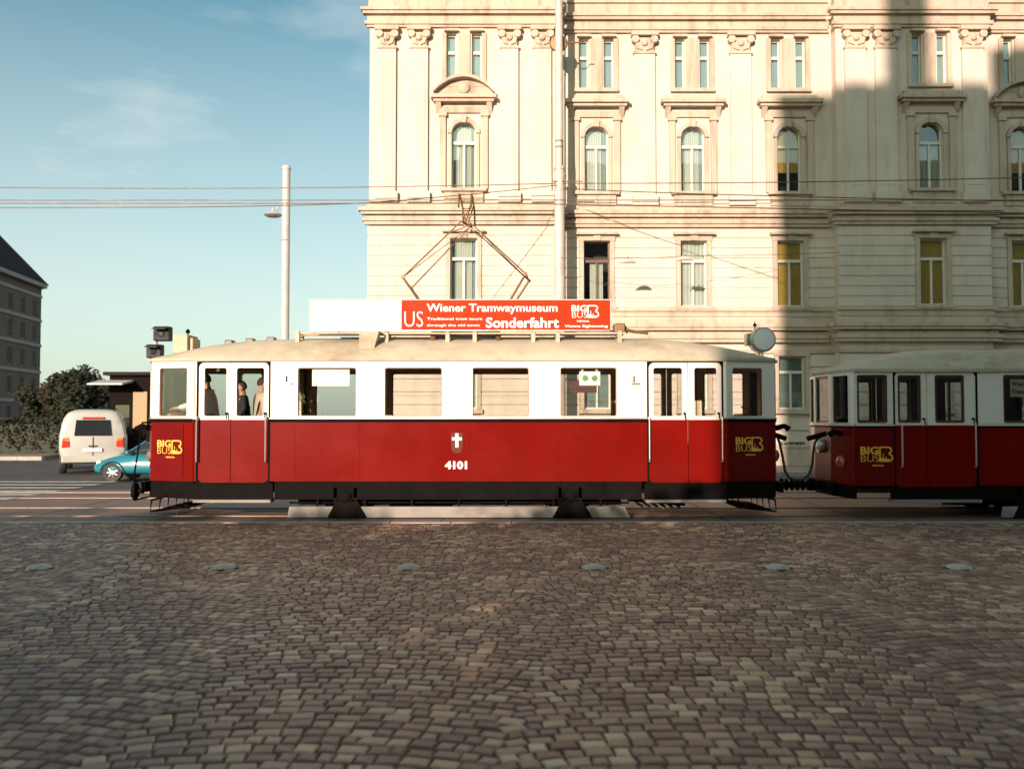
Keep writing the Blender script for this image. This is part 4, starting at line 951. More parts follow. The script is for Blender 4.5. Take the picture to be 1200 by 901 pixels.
# rustication between plinth and first string, and in the second storey
rc = MB()
def courses(z0, z1, hh, pr, gapw=.045):
    n = max(1, round((z1 - z0) / hh)); h = (z1 - z0) / n
    for i in range(n):
        a0, a1 = z0 + i * h + gapw / 2, z0 + (i + 1) * h - gapw / 2
        for k, (a, b, off) in enumerate(bays):
            cuts = []
            for nm, ci, kk, x, hw2, w0_, w1_, o_ in allw:
                if kk == k and nm in ('r0', 'r1', 'r2') and w0_ - .12 < a1 and w1_ + .10 > a0: cuts.append((x - hw2 - .16, x + hw2 + .16))
            cuts.sort(); cur = a + (pr if False else .0)
            if k and bays[k - 1][2] < off: cur = a + pr + .002
            if k == 0: cur = a - pr
            for c0, c1 in cuts:
                if c0 > cur: rc.box(cur, c0, off - pr, off - .001, a0, a1, 0)
                cur = c1
            if cur < b: rc.box(cur, b, off - pr, off - .001, a0, a1, 0)
courses(.86, zs2 - .66, .42, .07)
courses(zs2b + .03, zs1 - .36, .36, .035)
rc.build('rusticated_courses', 'stucco', house)
# window surrounds, hoods, sills
for px_i, px in enumerate(colsx):
    k, x = col_bay(px); off = bays[k][2]
    sm = MB()
    # row 2 surround with flat lintel
    z0, z1 = zc_['r2']; w = .45
    sm.box(x - w - .15, x - w - .003, off - .09, off - .001, z0 - .003, z1); sm.box(x + w + .003, x + w + .15, off - .09, off - .001, z0 - .003, z1)
    sm.box(x - w - .17, x + w + .17, off - .10, off - .001, z1 + .003, z1 + .16); sm.box(x - w - .26, x + w + .26, off - .26, off - .001, z1 + .19, z1 + .27); sm.box(x - .12, x + .12, off - .16, off - .102, z1 - .0, z1 + .18)
    sm.box(x - w - .2, x + w + .2, off - .16, off - .001, z0 - .12, z0 - .01)
    sm.build('window_surround', 'trim', house); sm = MB()
    # ground floor surround
    z0, z1 = zc_['r1']; sm.box(x - w - .14, x - w - .003, off - .10, off - .001, z0, z1); sm.box(x + w + .003, x + w + .14, off - .10, off - .001, z0, z1); sm.box(x - w - .16, x + w + .16, off - .12, off - .001, z1 + .003, z1 + .22); sm.box(x - w - .2, x + w + .2, off - .2, off - .001, z0 - .16, z0 - .01)
    sm.build('window_surround', 'trim', house); sm = MB()
    # row 3: pilasterets, arch ring, hood
    z0, z1 = zc_['r3']; w = .41
    for s in (-1, 1):
        sm.box(x + s * (w + .06) - .055, x + s * (w + .06) + .055, off - .07, off - .001, z0, z1 - w)
        sm.box(x + s * (w + .30) - .10, x + s * (w + .30) + .10, off - .10, off - .001, z0 - .02, z1 + .18)
        sm.box(x + s * (w + .30) - .14, x + s * (w + .30) + .14, off - .15, off - .001, z1 + .18, z1 + .30)
    n = 12; r0_, r1_ = w + .003, w + .14
    for i in range(n):
        a, b = PI * i / n, PI * (i + 1) / n; zc0 = z1 - w * .92
        sm.prism([(x + r0_ * math.cos(a), zc0 + r0_ * .92 * math.sin(a)), (x + r1_ * math.cos(a), zc0 + r1_ * .95 * math.sin(a)), (x + r1_ * math.cos(b), zc0 + r1_ * .95 * math.sin(b)), (x + r0_ * math.cos(b), zc0 + r0_ * .92 * math.sin(b))], off - .09, off - .001)
    sm.prism([(x - .07, z1 - .04), (x + .07, z1 - .04), (x + .11, z1 + .22), (x - .11, z1 + .22)], off - .15, off - .092)
    sm.box(x - w - .42, x + w + .42, off - .08, off - .001, z1 + .31, z1 + .52)
    hz = HZ(124)
    sm.box(x - 1.02, x + 1.02, off - .26, off - .001, hz, hz + .10); sm.box(x - 1.10, x + 1.10, off - .36, off - .001, hz + .10, hz + .22); sm.box(x - .95, x + .95, off - .16, off - .001, hz + .22, hz + .40) if px not in (543, 1204) else None
    for s in (-1, 1): sm.prismx([(off - .001, z1 + .30), (off - .22, hz - .003), (off - .001, hz - .003)], x + s * .86 - .09, x + s * .86 + .09)
    sm.box(x - w - .35, x + w + .35, off - .22, off - .001, z0 - .12, z0 - .02); sm.box(x - w - .25, x + w + .25, off - .12, off - .001, z0 - .5, z0 - .12)
    for s in (-.42, 0, .42): sm.lathe((x + s, off - .08, z0 - .48), (0, 0, 1), [(.05, 0), (.07, .08), (.04, .2), (.06, .34)], 10)
    if px in (543, 1204):   # segmental pediment
        n = 12; hz2 = hz + .22; W = 1.02; H_ = .52
        arc_ = [(x - W + 2 * W * i / n, hz2 + .06 + H_ * math.sin(PI * i / n) ** .8) for i in range(n + 1)]
        sm.prism([(x - W, hz2)] + arc_ + [(x + W, hz2)], off - .12, off - .001)
        for i in range(n):
            a, b = arc_[i], arc_[i + 1]; sm.prism([a, b, (b[0], b[1] + .10), (a[0], a[1] + .10)], off - .36, off - .001)
        sm.lathe((x, off - .12, hz2 + .26), (0, -1, 0), [(.22, 0), (.18, .08), (.08, .12)], 16)
    sm.build('window_surround', 'trim', house); sm = MB()
    # row 4 frame
    z0, z1 = zc_['r4']
    sm.box(x - .76, x + .76, off - .14, off - .001, z0 - .14, z0 - .02)
    for dx in (-.68, 0, .68): sm.box(x + dx - (.08 if dx else .20), x + dx + (.08 if dx else .20), off - .06, off - .001, z0, z1 + .02)
    for dx in (-.43, .43): sm.box(x + dx - .24, x + dx + .24, off - .18, off - .001, z1 + .04, z1 + .12)
    sm.build('window_surround', 'trim', house)
# pilasters with capitals
pl = MB(); cp_ = MB()
def pilaster(x, off, w=.42):
    zb_, zt2 = zs1 + .42, zt_ - .42
    pl = MB(); cp_ = MB(); pl.box(x - w, x + w, off - .12, off - .001, zb_ + .35, zt2 - .75); pl.box(x - w - .08, x + w + .08, off - .2, off - .001, zb_, zb_ + .35)
    pl.box(x - w + .1, x + w - .1, off - .135, off - .122, zb_ + .6, zt2 - 1.0)
    z = zt2 - .75
    cp_.box(x - w - .03, x + w + .03, off - .16, off - .001, z, z + .08)
    for s in (-1, 1):
        cp_.cyl((x + s * (w - .04), off - .24, z + .48), (x + s * (w - .04), off - .06, z + .48), .13, 12)
        cp_.prism([(x + s * .05, z + .1), (x + s * (w - .1), z + .16), (x + s * (w - .02), z + .40), (x + s * .12, z + .34)], off - .20, off - .10)
    cp_.prism([(x - w + .05, z + .08), (x + w - .05, z + .08), (x + w - .02, z + .55), (x - w + .02, z + .55)], off - .15, off - .001)
    cp_.lathe((x, off - .15, z + .36), (0, -1, 0), [(.13, 0), (.10, .07), (.03, .10)], 12)
    cp_.box(x - w - .10, x + w + .10, off - .28, off - .001, z + .60, z + .745)
    q = pl.build('pilaster', 'stucco', house); cp_.build('capital', 'trim', q)
for px in (452, 490, 597, 636): pilaster(UX(px, YF) - bx0, 0, .30)
for px in (757, 871): pilaster(UX(px, YR) - bx0, .45, .36)
for px in (1007, 1043, 1146): pilaster(UX(px, YF) - bx0, 0, .36)
for px in (1260, 1375): pilaster(UX(px, YR) - bx0, .45, .36)
# mansard roof
mb = MB(); V = [(-.5, -.5, ZTOP), (XE, -.5, ZTOP), (XE, 16.5, ZTOP), (-.5, 16.5, ZTOP), (1.8, 2.0, ZTOP + 3.6), (XE - 2, 2.0, ZTOP + 3.6), (XE - 2, 14, ZTOP + 3.6), (1.8, 14, ZTOP + 3.6)]
mb.add(V, [(0, 1, 5, 4), (1, 2, 6, 5), (2, 3, 7, 6), (3, 0, 4, 7), (4, 5, 6, 7), (0, 3, 2, 1)]); rf = mb.build('roof', 'slate', house)
for x in (4, 12, 22):
    mb = MB(); mb.box(x, x + 1.6, 6, 6.9, ZTOP + 3, ZTOP + 5.4, 0); mb.box(x - .08, x + 1.68, 5.92, 6.98, ZTOP + 5.2, ZTOP + 5.35); mb.build('chimney', 'stucco', rf)
# downpipe in the corner of the recess
mb = MB(); xx = bays[1][0] + .18; mb.cyl((xx, .36, .5), (xx, .36, ZTOP - 1.5), .06, 12)
for z in (3, 6.5, 10, 13.5, 16): mb.cyl((xx, .36, z), (xx, .36, z + .08), .075, 12)
mb.build('downpipe', 'mast', house)

# ------------------------------------------------------------------ distant dark house at left
def far_house():
    cx, cy = UX(46, 115), 115.0; ang = math.atan2(1, -.143)  # facade runs away from the camera
    root = thing('corner_house', (cx, cy, 0), 'dark brown corner house with steep black roof at far left', 'building', rz=0)
    d = Vector((-.1416, .9899)); n_ = Vector((d.y, -d.x))    # n_ points right (+x) = street side
    Lh = 34.0; H = UZ(334, 115)
    p1 = (0.0, 0.0); p0 = (-d.x * Lh, -d.y * Lh)
    # walk p1 -> p0?  outward must be +x side: walking direction (dx,dy) has outward (dy,-dx)
    wm = MB(); holes = []; zl = [1.0, 4.6, 8.0, 11.3, 14.4]; wins_ = []
    nb = 9
    for i in range(nb):
        s = Lh - 2.1 - i * 3.7
        for j, z in enumerate(zl):
            h = (s - .65, s + .65, z, z + 2.1); holes.append(h); wins_.append(h)
    panel(wm, p0, p1, 0, H, holes, .4)
    # end wall facing away + rear walls, closed volume
    back = Vector((-n_.x * 14, -n_.y * 14)); q0 = (p0[0] + back.x, p0[1] + back.y); q1 = (p1[0] + back.x, p1[1] + back.y)
    eh = []
    for i in range(3):
        for z in zl: eh.append((2 + i * 4, 3.3 + i * 4, z, z + 2.1))
    panel(wm, p1, q1, 0, H, [], .4); panel(wm, q1, q0, 0, H, [], .4); panel(wm, q0, p0, 0, H, eh, .4)
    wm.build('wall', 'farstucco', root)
    for (a, b, hs) in ((p0, p1, wins_), (q0, p0, eh)):
        for h in hs:
            fr = MB(); ring(fr, a, b, h[0], h[1], h[2], h[3], .10, .02, -.12, .08); dd = seg(a, b)
            slab(fr, a, b, (h[0] + h[1]) / 2 - .04, (h[0] + h[1]) / 2 + .04, h[2] + .1, h[3] - .1, -.12, .06, 0, .005)
            w = fr.build('window', 'fartrim', root); g = MB(); slab(g, a, b, h[0] + .05, h[1] - .05, h[2] + .05, h[3] - .05, -.19, .01); g.build('pane', 'carglass', w)
    bm_ = MB()
    for z in (3.6, 7.3, 10.7, 13.9, 17.0):
        for a, b in ((p0, p1), (q0, p0)): panel(bm_, a, b, z, z + .38, [], .12, .13)
    bm_.build('string_course', 'fartrim', root)
    cm = MB()
    for a, b in ((p0, p1), (p1, q1), (q1, q0), (q0, p0)): panel(cm, a, b, H - .5, H, [], .7, .7)
    cm.build('cornice', 'fartrim', root)
    o = .7; def_ = lambda p, u, v: (p[0] + d.x * u + n_.x * v, p[1] + d.y * u + n_.y * v)
    c_ = [def_(p0, -o, o), def_(p1, o, o), def_(q1, o, -o), def_(q0, -o, -o)]; t_ = [def_(p0, 4, -5), def_(p1, -4.5, -5), def_(q1, -4.5, 5), def_(q0, 4, 5)]
    mb = MB(); mb.add([(x, y, H + .01) for x, y in c_] + [(x, y, H + 7.2) for x, y in t_], [(0, 1, 5, 4), (1, 2, 6, 5), (2, 3, 7, 6), (3, 0, 4, 7), (4, 5, 6, 7), (3, 2, 1, 0)]); mb.build('roof', 'slate', root)
far_house()

# ------------------------------------------------------------------ trees
def tree(x, y, h, r, mat, label, group, n=5200, seed=1, trunk_h=.35, leaf=.22, cat='tree'):
    rnd = random.Random(seed); t = thing('tree', (x, y, 0), label, cat, group)
    tm = MB(); th = h * trunk_h; tm.tube([(0, 0, 0), (.05 * r, 0, th * .5), (0, .04 * r, th), (.05, 0, h * .75)], [r * .09, r * .07, r * .06, r * .02], 10)
    cl = []
    for i in range(14):
        a = rnd.random() * 2 * PI; rr = r * rnd.uniform(.25, .75); z = th + (h - th) * rnd.uniform(.12, .85); p = Vector((rr * math.cos(a), rr * math.sin(a), z)); cl.append((p, r * rnd.uniform(.28, .5)))
        tm.tube([(0, 0, th * rnd.uniform(.8, 1.2)), (p.x * .5, p.y * .5, (th + z) / 2 + .1), p], [r * .035, r * .025, r * .01], 6)
    cl.append((Vector((0, 0, h * .8)), r * .5))
    tm.build('trunk', 'bark', t)
    lm = MB(); V = []; Fc = []
    for i in range(n):
        p, cr = rnd.choice(cl); dv = Vector((rnd.gauss(0, 1), rnd.gauss(0, 1), rnd.gauss(0, .8))).normalized() * cr * rnd.random() ** .45
        c0 = p + dv; u = Vector((rnd.gauss(0, 1), rnd.gauss(0, 1), rnd.gauss(0, 1))).normalized(); w = u.orthogonal().normalized(); s = leaf * rnd.uniform(.5, 1.2)
        b = len(V); V += [c0 - u * s, c0 + w * s * .55, c0 + u * s, c0 - w * s * .55]; Fc.append((b, b + 1, b + 2, b + 3))
    lm.add(V, Fc); lm.build('crown', mat, t, fix=False); return t
specs = [(56, 82, 4.6, 2.6), (76, 80, 5.2, 2.8), (97, 78, 6.0, 3.1), (118, 84, 5.0, 2.9), (140, 80, 4.8, 2.6), (172, 86, 4.9, 2.8)]
names_ = ['low dark tree nearest the corner house at far left', 'rounded dark tree left of the tallest one behind the van', 'tallest dark tree standing behind the white van', 'dark tree just right of the tallest one behind the van', 'low tree behind the kiosk at left', 'dark tree far behind the front of the tram']
for i, (px, Y, h, r) in enumerate(specs): tree(UX(px, Y), Y, h, r, 'leafA' if i % 2 == 0 else 'leafB', names_[i], 'trees beyond the road at left', 9000, 20 + i, .15, .24)
# hedge
rnd = random.Random(9)
mb = MB(); V = []; Fc = []
hx0, hx1, hy0, hy1, hz = -34.0, -18.2, 39.0, 40.4, 1.5
for i in range(9000):
    c0 = Vector((rnd.uniform(hx0, hx1), rnd.uniform(hy0, hy1), hz * rnd.random() ** .6 + rnd.uniform(0, .08))); u = Vector((rnd.gauss(0, 1), rnd.gauss(0, 1), rnd.gauss(0, 1))).normalized(); w = u.orthogonal().normalized(); s = rnd.uniform(.06, .13)
    b = len(V); V += [c0 - u * s, c0 + w * s * .6, c0 + u * s, c0 - w * s * .6]; Fc.append((b, b + 1, b + 2, b + 3))
mb.add(V, Fc); mb.box(hx0 + .2, hx1 - .2, hy0 + .25, hy1 - .25, 0, hz - .2)
o = mb.build('hedge', 'hedge', None, fix=False); o.location = (0, 0, .14); tag(o, 'dark clipped hedge behind the pavement at left', 'hedge')

# kiosk
kx0, kx1, ky = UX(128, 42), UX(178, 42), 42.0
kio = thing('kiosk', ((kx0 + kx1) / 2, ky, .14), 'dark flat-roofed kiosk with an ochre board, between van and tram', 'kiosk')
hwk = (kx1 - kx0) / 2; kh = UZ(440, ky) - .14
mb = MB(); panel(mb, (-hwk, 0), (hwk, 0), 0, kh, [(.25, .95, 1.0, 2.2)], .1); mb.box(-hwk, -hwk + .1, .1, 2.4, 0, kh); mb.box(hwk - .1, hwk, .1, 2.4, 0, kh); mb.box(-hwk, hwk, 2.4, 2.5, 0, kh); mb.build('cabin', 'kioskdark', kio)
mb = MB(); mb.box(-hwk - .2, hwk + .2, -.3, 2.7, kh + .002, kh + .16, 0, .02); mb.build('roof', 'slate', kio)
bx_ = UX(164.5, ky) - (kx0 + kx1) / 2
mb = MB(); mb.box(bx_ - .33, bx_ + .33, -.06, -.003, UZ(503, ky) - .14 + .05, UZ(459, ky) - .14, 0, .01); mb.build('board', 'kioskochre', kio)
mb = MB(); ax = UX(138, ky) - (kx0 + kx1) / 2; az = UZ(449, ky) - .14; mb.prismx([(-.01, az + .15), (-1.3, az - .05), (-1.3, az - .12), (-.01, az + .05)], ax - .85, ax + .75); mb.build('awning', 'palewash', kio)
mb = MB(); mb.box(-hwk + .27, -hwk + .93, .03, .04, 1.02, 2.18); mb.build('pane', 'carglass', kio)

# ------------------------------------------------------------------ masts, lamps, wires
def mast(px, Y, ztop, r0, r1, label, mat, name='tram_mast'):
    X = UX(px, Y); t = thing(name, (X, Y, 0), label, 'mast')
    mb = MB(); zj = UZ(197, Y)
    mb.tube([(0, 0, 0), (0, 0, zj)], [r0, r0 * .92], 18); mb.tube([(0, 0, zj), (0, 0, ztop)], [r0 * .74, r1], 18); mb.lathe((0, 0, zj - .06), (0, 0, 1), [(r0 * 1.05, 0), (r0 * 1.05, .08), (r0 * .78, .14)], 18)
    mb.lathe((0, 0, 0), (0, 0, 1), [(r0 * 1.6, .0), (r0 * 1.6, .3), (r0 * 1.1, .45)], 18); mb.build('pole', mat, t, smooth=True)
    return t, X
MY = 29.1
tm_, MX = mast(656, MY, 17.2, .18, .12, 'tall pale tram mast with lamp and wires, rising in front of the large house', 'mast')
mb = MB(); zl = UZ(48, MY)
mb.lathe((-.0, .22, zl), (0, -1, 0), [(.05, -.14), (.22, -.08), (.30, .0), (.27, .05), (.0, .08)], 24)
mb.tube([(.1, .2, zl + .03), (.45, .2, zl + .02), (.85, .15, zl)], [.05, .03, .025], 8); mb.build('signal_lamp', 'panto', tm_, smooth=True)
mb = MB()
for py in (166, 173, 204, 213, 222, 239, 247): z = UZ(py, MY); mb.lathe((0, 0, z - .02), (0, 0, 1), [(.13, 0), (.15, .02), (.13, .04)], 14)
mb.box(-.22, .75, -.15, -.12, UZ(214, MY) - .015, UZ(214, MY) + .015); mb.tube([(.08, -.1, UZ(166, MY)), (.1, -.12, UZ(180, MY)), (.08, -.1, UZ(204, MY))], .02, 6)
mb.build('bracket', 'wire', tm_)
m2, MX2 = mast(333, 33.0, UZ(206, 33), .16, .10, 'slim pale mast with a street lamp against the open sky', 'palewash')
mb = MB(); zl = UZ(249, 33); mb.tube([(0, 0, zl + .45), (-.25, 0, zl + .25), (-.35, 0, zl + .1)], .03, 8)
mb.build('lamp_arm', 'palewash', m2)
mb = MB(); mb.lathe((-.48, 0, zl - .16), (0, 0, 1), [(.02, -.02), (.24, .0), (.34, .06), (.22, .16), (.08, .22), (.04, .30)], 18); mb.build('lamp_head', 'palewash', m2, smooth=True)
def wire(pts, r, label, sag=0, name='overhead_wire'):
    P = []
    for i in range(len(pts) - 1):
        a, b = Vector(pts[i]), Vector(pts[i + 1])
        for k in range(12):
            t = k / 12; p = a.lerp(b, t); p.z -= sag * 4 * t * (1 - t); P.append(p)
    P.append(Vector(pts[-1])); mb = MB(); mb.tube(P, r, 6); o = mb.build(name, 'wire'); tag(o, label, 'wire', 'overhead wires'); return o
W = lambda px, py, Y: (UX(px, Y, py), Y, UZ(py, Y))
wire([W(-900, 217, MY), W(-60, 219, MY), (MX, MY - .1, UZ(216, MY)), W(1400, 202, MY), W(2300, 190, MY)], .016, 'upper feeder wire carried by the tall mast, passing in front of the house', .10)
wire([(MX + .1, MY - .1, UZ(222, MY)), W(900, 229.5, 24.5), W(1300, 237, 20), W(2300, 243, 19)], .015, 'thin wire running from the tall mast down towards the right edge', .02)
wire([W(-900, 238, 19.9), W(600, 238.5, 19.9), W(1200, 250, 19.9), W(2300, 258, 19.9)], .012, 'contact wire over the far track, behind the pantograph', .0)
cz = UZ(236, YC) + .02
wire([(-40, YC, cz + .02), (-12, YC, cz), (UX(547, YC), YC, cz), (14, YC, cz), (40, YC, cz)], .009, 'contact wire touching the pantograph above the motor tram', .0)
wire([W(-400, 241, 22), W(140, 243, 22), W(430, 238, 22.6), (MX - .05, MY - .1, UZ(218, MY))], .013, 'wire rising from the left towards the tall mast', .03)
# pendant lamps on a cross wire
pY = 28.2
wire([(MX, MY - .15, UZ(303, MY)), W(735, 302.5, pY), W(803, 300, pY), W(985, 296, 29.9)], .008, 'cross wire holding two pendant lamps before the house', .02, 'span_wire')
for px, py, lb in ((736, 307, 'left pendant lamp on the cross wire before the house'), (803, 304, 'right pendant lamp on the cross wire before the house')):
    X, z = U(px, py, pY); t = thing('pendant_lamp', (X, pY, z), lb, 'lamp', 'pendant lamps on the cross wire')
    mb = MB(); mb.tube([(-.28, 0, -.03), (-.1, 0, .03), (.12, 0, .03), (.26, 0, -.02)], [.03, .075, .075, .03], 12); mb.build('housing', 'mast', t, smooth=True)
    mb = MB(); mb.cyl((0, 0, .06), (0, 0, .16), .02, 8); mb.build('hanger', 'wire', t)
# traffic light on a mast at the tram's front
TYY = 24.0
X = UX(181, TYY); tl = thing('traffic_light', (X, TYY, 0), 'black traffic signal heads on a grey pole behind the front of the tram', 'traffic light')
mb = MB(); mb.cyl((0, 0, 0), (0, 0, UZ(386, TYY)), .06, 12); mb.build('pole', 'mast', tl)
for py0, py1, dx, w in ((383, 400, .22, .22), (404, 420, .02, .2)):
    z0, z1 = UZ(py1, TYY), UZ(py0, TYY)
    mb = MB(); mb.box(dx - w, dx + w, -.18, .08, z0, z1, 0, .03); hd = mb.build('signal_head', 'rubber', tl)
    mb = MB(); mb.prismx([(-.18, z1 - .02), (-.40, z1 - .08), (-.40, z1 - .10), (-.18, z1 - .05)], dx - w * .8, dx + w * .8); mb.build('visor', 'rubber', hd)
    mb = MB(); mb.lathe((dx, -.182, (z0 + z1) / 2 - .01), (0, -1, 0), [(.09, -.002), (.09, .006), (.05, .014)], 16); mb.build('lens', 'carglass', hd)
for i, (px, lb) in enumerate(((1, 'a'),)): pass

# ------------------------------------------------------------------ vehicles
def loft(secs, n=28, pw=4.0):
    """secs: (s, halfwidth_low, halfwidth_top, z0, z1) ; returns MB in local coords: length x, width y"""
    mb = MB(); V = []
    for s, wl, wt, z0, z1 in secs:
        for k in range(n):
            a = 2 * PI * k / n; c_, s_ = math.cos(a), math.sin(a)
            u = math.copysign(abs(c_) ** (2 / pw), c_); v = math.copysign(abs(s_) ** (2 / pw), s_)
            t = (v + 1) / 2; w = wl + (wt - wl) * max(0, (t - .45) / .55) ** 1.3
            V.append((s, u * w, z0 + (z1 - z0) * t))
    m = len(secs); Fc = [(i * n + k, i * n + (k + 1) % n, (i + 1) * n + (k + 1) % n, (i + 1) * n + k) for i in range(m - 1) for k in range(n)]
    Fc += [tuple(range(n - 1, -1, -1)), tuple((m - 1) * n + k for k in range(n))]
    mb.add(V, Fc); return mb
def car_wheel(root, x, y, r, w=.2):
    s = 1 if y > 0 else -1
    mb = MB(); mb.lathe((x, y - s * w / 2, r), (0, s, 0), [(r * .6, 0), (r * .94, 0), (r, .03), (r, w - .03), (r * .94, w), (r * .66, w), (r * .64, w - .03)], 28); wh = mb.build('wheel', 'rubber', root, smooth=True)
    mb = MB(); mb.lathe((x, y + s * (w / 2 - .05), r), (0, s, 0), [(r * .65, 0), (r * .62, .02), (r * .5, .0), (r * .18, .02), (r * .15, .04), (.01, .045)], 28)
    for k in range(7):
        a = 2 * PI * k / 7; c_ = Vector((x, y + s * (w / 2 - .03), r)); d = Vector((math.cos(a), 0, math.sin(a))); mb.tube([c_ + d * r * .15, c_ + d * r * .6], [.035, .022], 6)
    mb.build('rim', 'steel', wh, smooth=False)
# white van, rear towards the camera: local +x = forward
VY = 27.6; VX = UX(109.5, VY)
van = thing('van', (VX, VY, 0), 'white van seen from behind on the road at left', 'van', rz=math.radians(113))
body = loft([(-.02, .80, .66, .50, 1.70), (0.02, .90, .74, .42, 1.86), (.12, .95, .79, .36, 1.95), (.6, .97, .81, .30, 1.99), (3.0, .97, .80, .30, 1.98), (3.6, .96, .76, .30, 1.86), (4.1, .95, .80, .30, 1.35), (4.6, .93, .82, .32, 1.10), (4.85, .86, .7, .38, .95), (4.92, .75, .6, .45, .85)], 32, 5)
body.build('body', 'vanwhite', van, smooth=True)
def vpatch(name, pts, mat, parent, th=.02):  # rear-face patch: (y,z) polygon, placed following the slope
    mb = MB(); mb.prismx(pts, -.055, .01); return mb.build(name, mat, parent)
vpatch('rear_window', [(-.52, 1.18), (.52, 1.18), (.47, 1.66), (-.47, 1.66)], 'carglass', van)
for s in (-1, 1):
    mb = MB(); mb.prismx([(s * .86, .82), (s * .66, .84), (s * .66, 1.02), (s * .84, 1.04)], -.05, .10); o = mb.build('tail_light', 'tail', van)
    mb = MB(); mb.prismx([(s * .85, 1.045), (s * .67, 1.045), (s * .68, 1.12), (s * .83, 1.12)], -.045, .10); mb.build('indicator', 'amber', o)
mb = MB(); mb.box(-.12, .05, -.86, .86, .36, .56, 0, .04); mb.build('bumper', 'vanwhite', van)
mb = MB(); mb.box(-.075, -.04, -.26, .26, .68, .79, 0, .005); mb.build('number_plate', 'plate', van)
mb = MB(); mb.box(-.045, -.028, -.008, .008, .58, 1.14); mb.box(-.06, -.03, -.12, .12, .84, .88, 0, .005); mb.build('tailgate_seam', 'rubber', van)
mb = MB(); mb.box(-.075, -.02, -.3, .3, 1.69, 1.75, 0, .01); mb.build('brake_light', 'tail', van)
mb = MB()
for s in (-1, 1): mb.box(.35, 3.0, s * .62 - .02, s * .62 + .02, 1.99, 2.03, 0, .01)
mb.build('roof_rail', 'rubber', van)
for s in (-1, 1):
    mb = MB(); mb.add([(x_, s * (.975 - (z_ - 1.15) * .19), z_) for x_, z_ in ((.35, 1.18), (3.1, 1.18), (2.9, 1.68), (.4, 1.72))], [(0, 1, 2, 3)]); mb.build('side_window', 'carglass', van)
    mb = MB(); mb.box(3.25, 3.4, s * 1.0 - .1, s * 1.0 + .1, 1.15, 1.35, 0, .03); mb.build('mirror', 'rubber', van)
    car_wheel(van, .85, s * .86, .33); car_wheel(van, 3.95, s * .86, .33)
# blue car heading left: local +x = forward, rotated to face -x
CY = 25.0; front = UX(121, CY)
car = thing('car', (front + 1.70, CY, 0), 'turquoise blue car half hidden behind the front of the tram', 'car', rz=PI)
low = loft([(-2.02, .62, .55, .38, .80), (-1.98, .74, .68, .30, .90), (-1.7, .83, .76, .24, .98), (-1.0, .86, .76, .22, .98), (.6, .86, .76, .22, .98), (1.0, .86, .76, .22, .95), (1.5, .84, .72, .22, .82), (1.85, .78, .66, .26, .70), (1.97, .66, .56, .32, .60), (2.0, .55, .5, .36, .54)], 32, 4.5)
low.build('body', 'carblue', car, smooth=True)
cab_ = loft([(-1.72, .68, .54, .90, 1.02), (-1.35, .72, .56, .88, 1.36), (-.9, .74, .57, .88, 1.42), (-.2, .74, .57, .88, 1.43), (.35, .73, .56, .88, 1.34), (.95, .70, .58, .88, .97)], 28, 4.5)
cab_.build('greenhouse', 'carglass', car, smooth=True)
mb = MB(); mb.prism([(-1.30, 1.40), (-.9, 1.435), (-.2, 1.445), (.25, 1.38), (.2, 1.40), (-.2, 1.46), (-.9, 1.455), (-1.32, 1.42)], -.5, .5)
for s in (-1, 1):
    mb.tube([(.95, s * .68, .95), (.35, s * .57, 1.36)], .025, 6); mb.tube([(-1.7, s * .64, .98), (-1.35, s * .56, 1.38)], .03, 6); mb.tube([(-.3, s * .745, .95), (-.32, s * .60, 1.40)], .025, 6)
mb.build('roof', 'carblue', car)
for s in (-1, 1):
    mb = MB(); mb.lathe((1.80, s * .60, .62), (1, s * .25, .15), [(.11, -.03), (.11, .06), (.07, .10), (.01, .11)], 16); mb.build('headlight', 'lens', car, smooth=True)
    mb = MB(); mb.box(-2.02, -1.92, s * .62 - .1, s * .62 + .1, .68, .82, 0, .02); mb.build('tail_light', 'tail', car)
    car_wheel(car, 1.30, s * .76, .31, .19); car_wheel(car, -1.25, s * .76, .31, .19)
    ar = MB()
    for xw in (1.30, -1.25):
        pts = [(xw + .37 * math.cos(a), s * .868, .31 + .37 * math.sin(a)) for a in [PI * k / 12 for k in range(13)]]; ar.tube(pts, .022, 6)
    ar.build('wheel_arch', 'rubber', car)
    mb = MB(); mb.box(.72, .86, s * .92 - .08, s * .92 + .08, .94, 1.06, 0, .03); mb.build('mirror', 'carblue', car)
mb = MB(); mb.box(1.93, 2.03, -.3, .3, .36, .46, 0, .02); mb.build('grille', 'rubber', car)
car.scale = (.85, .85, .80)

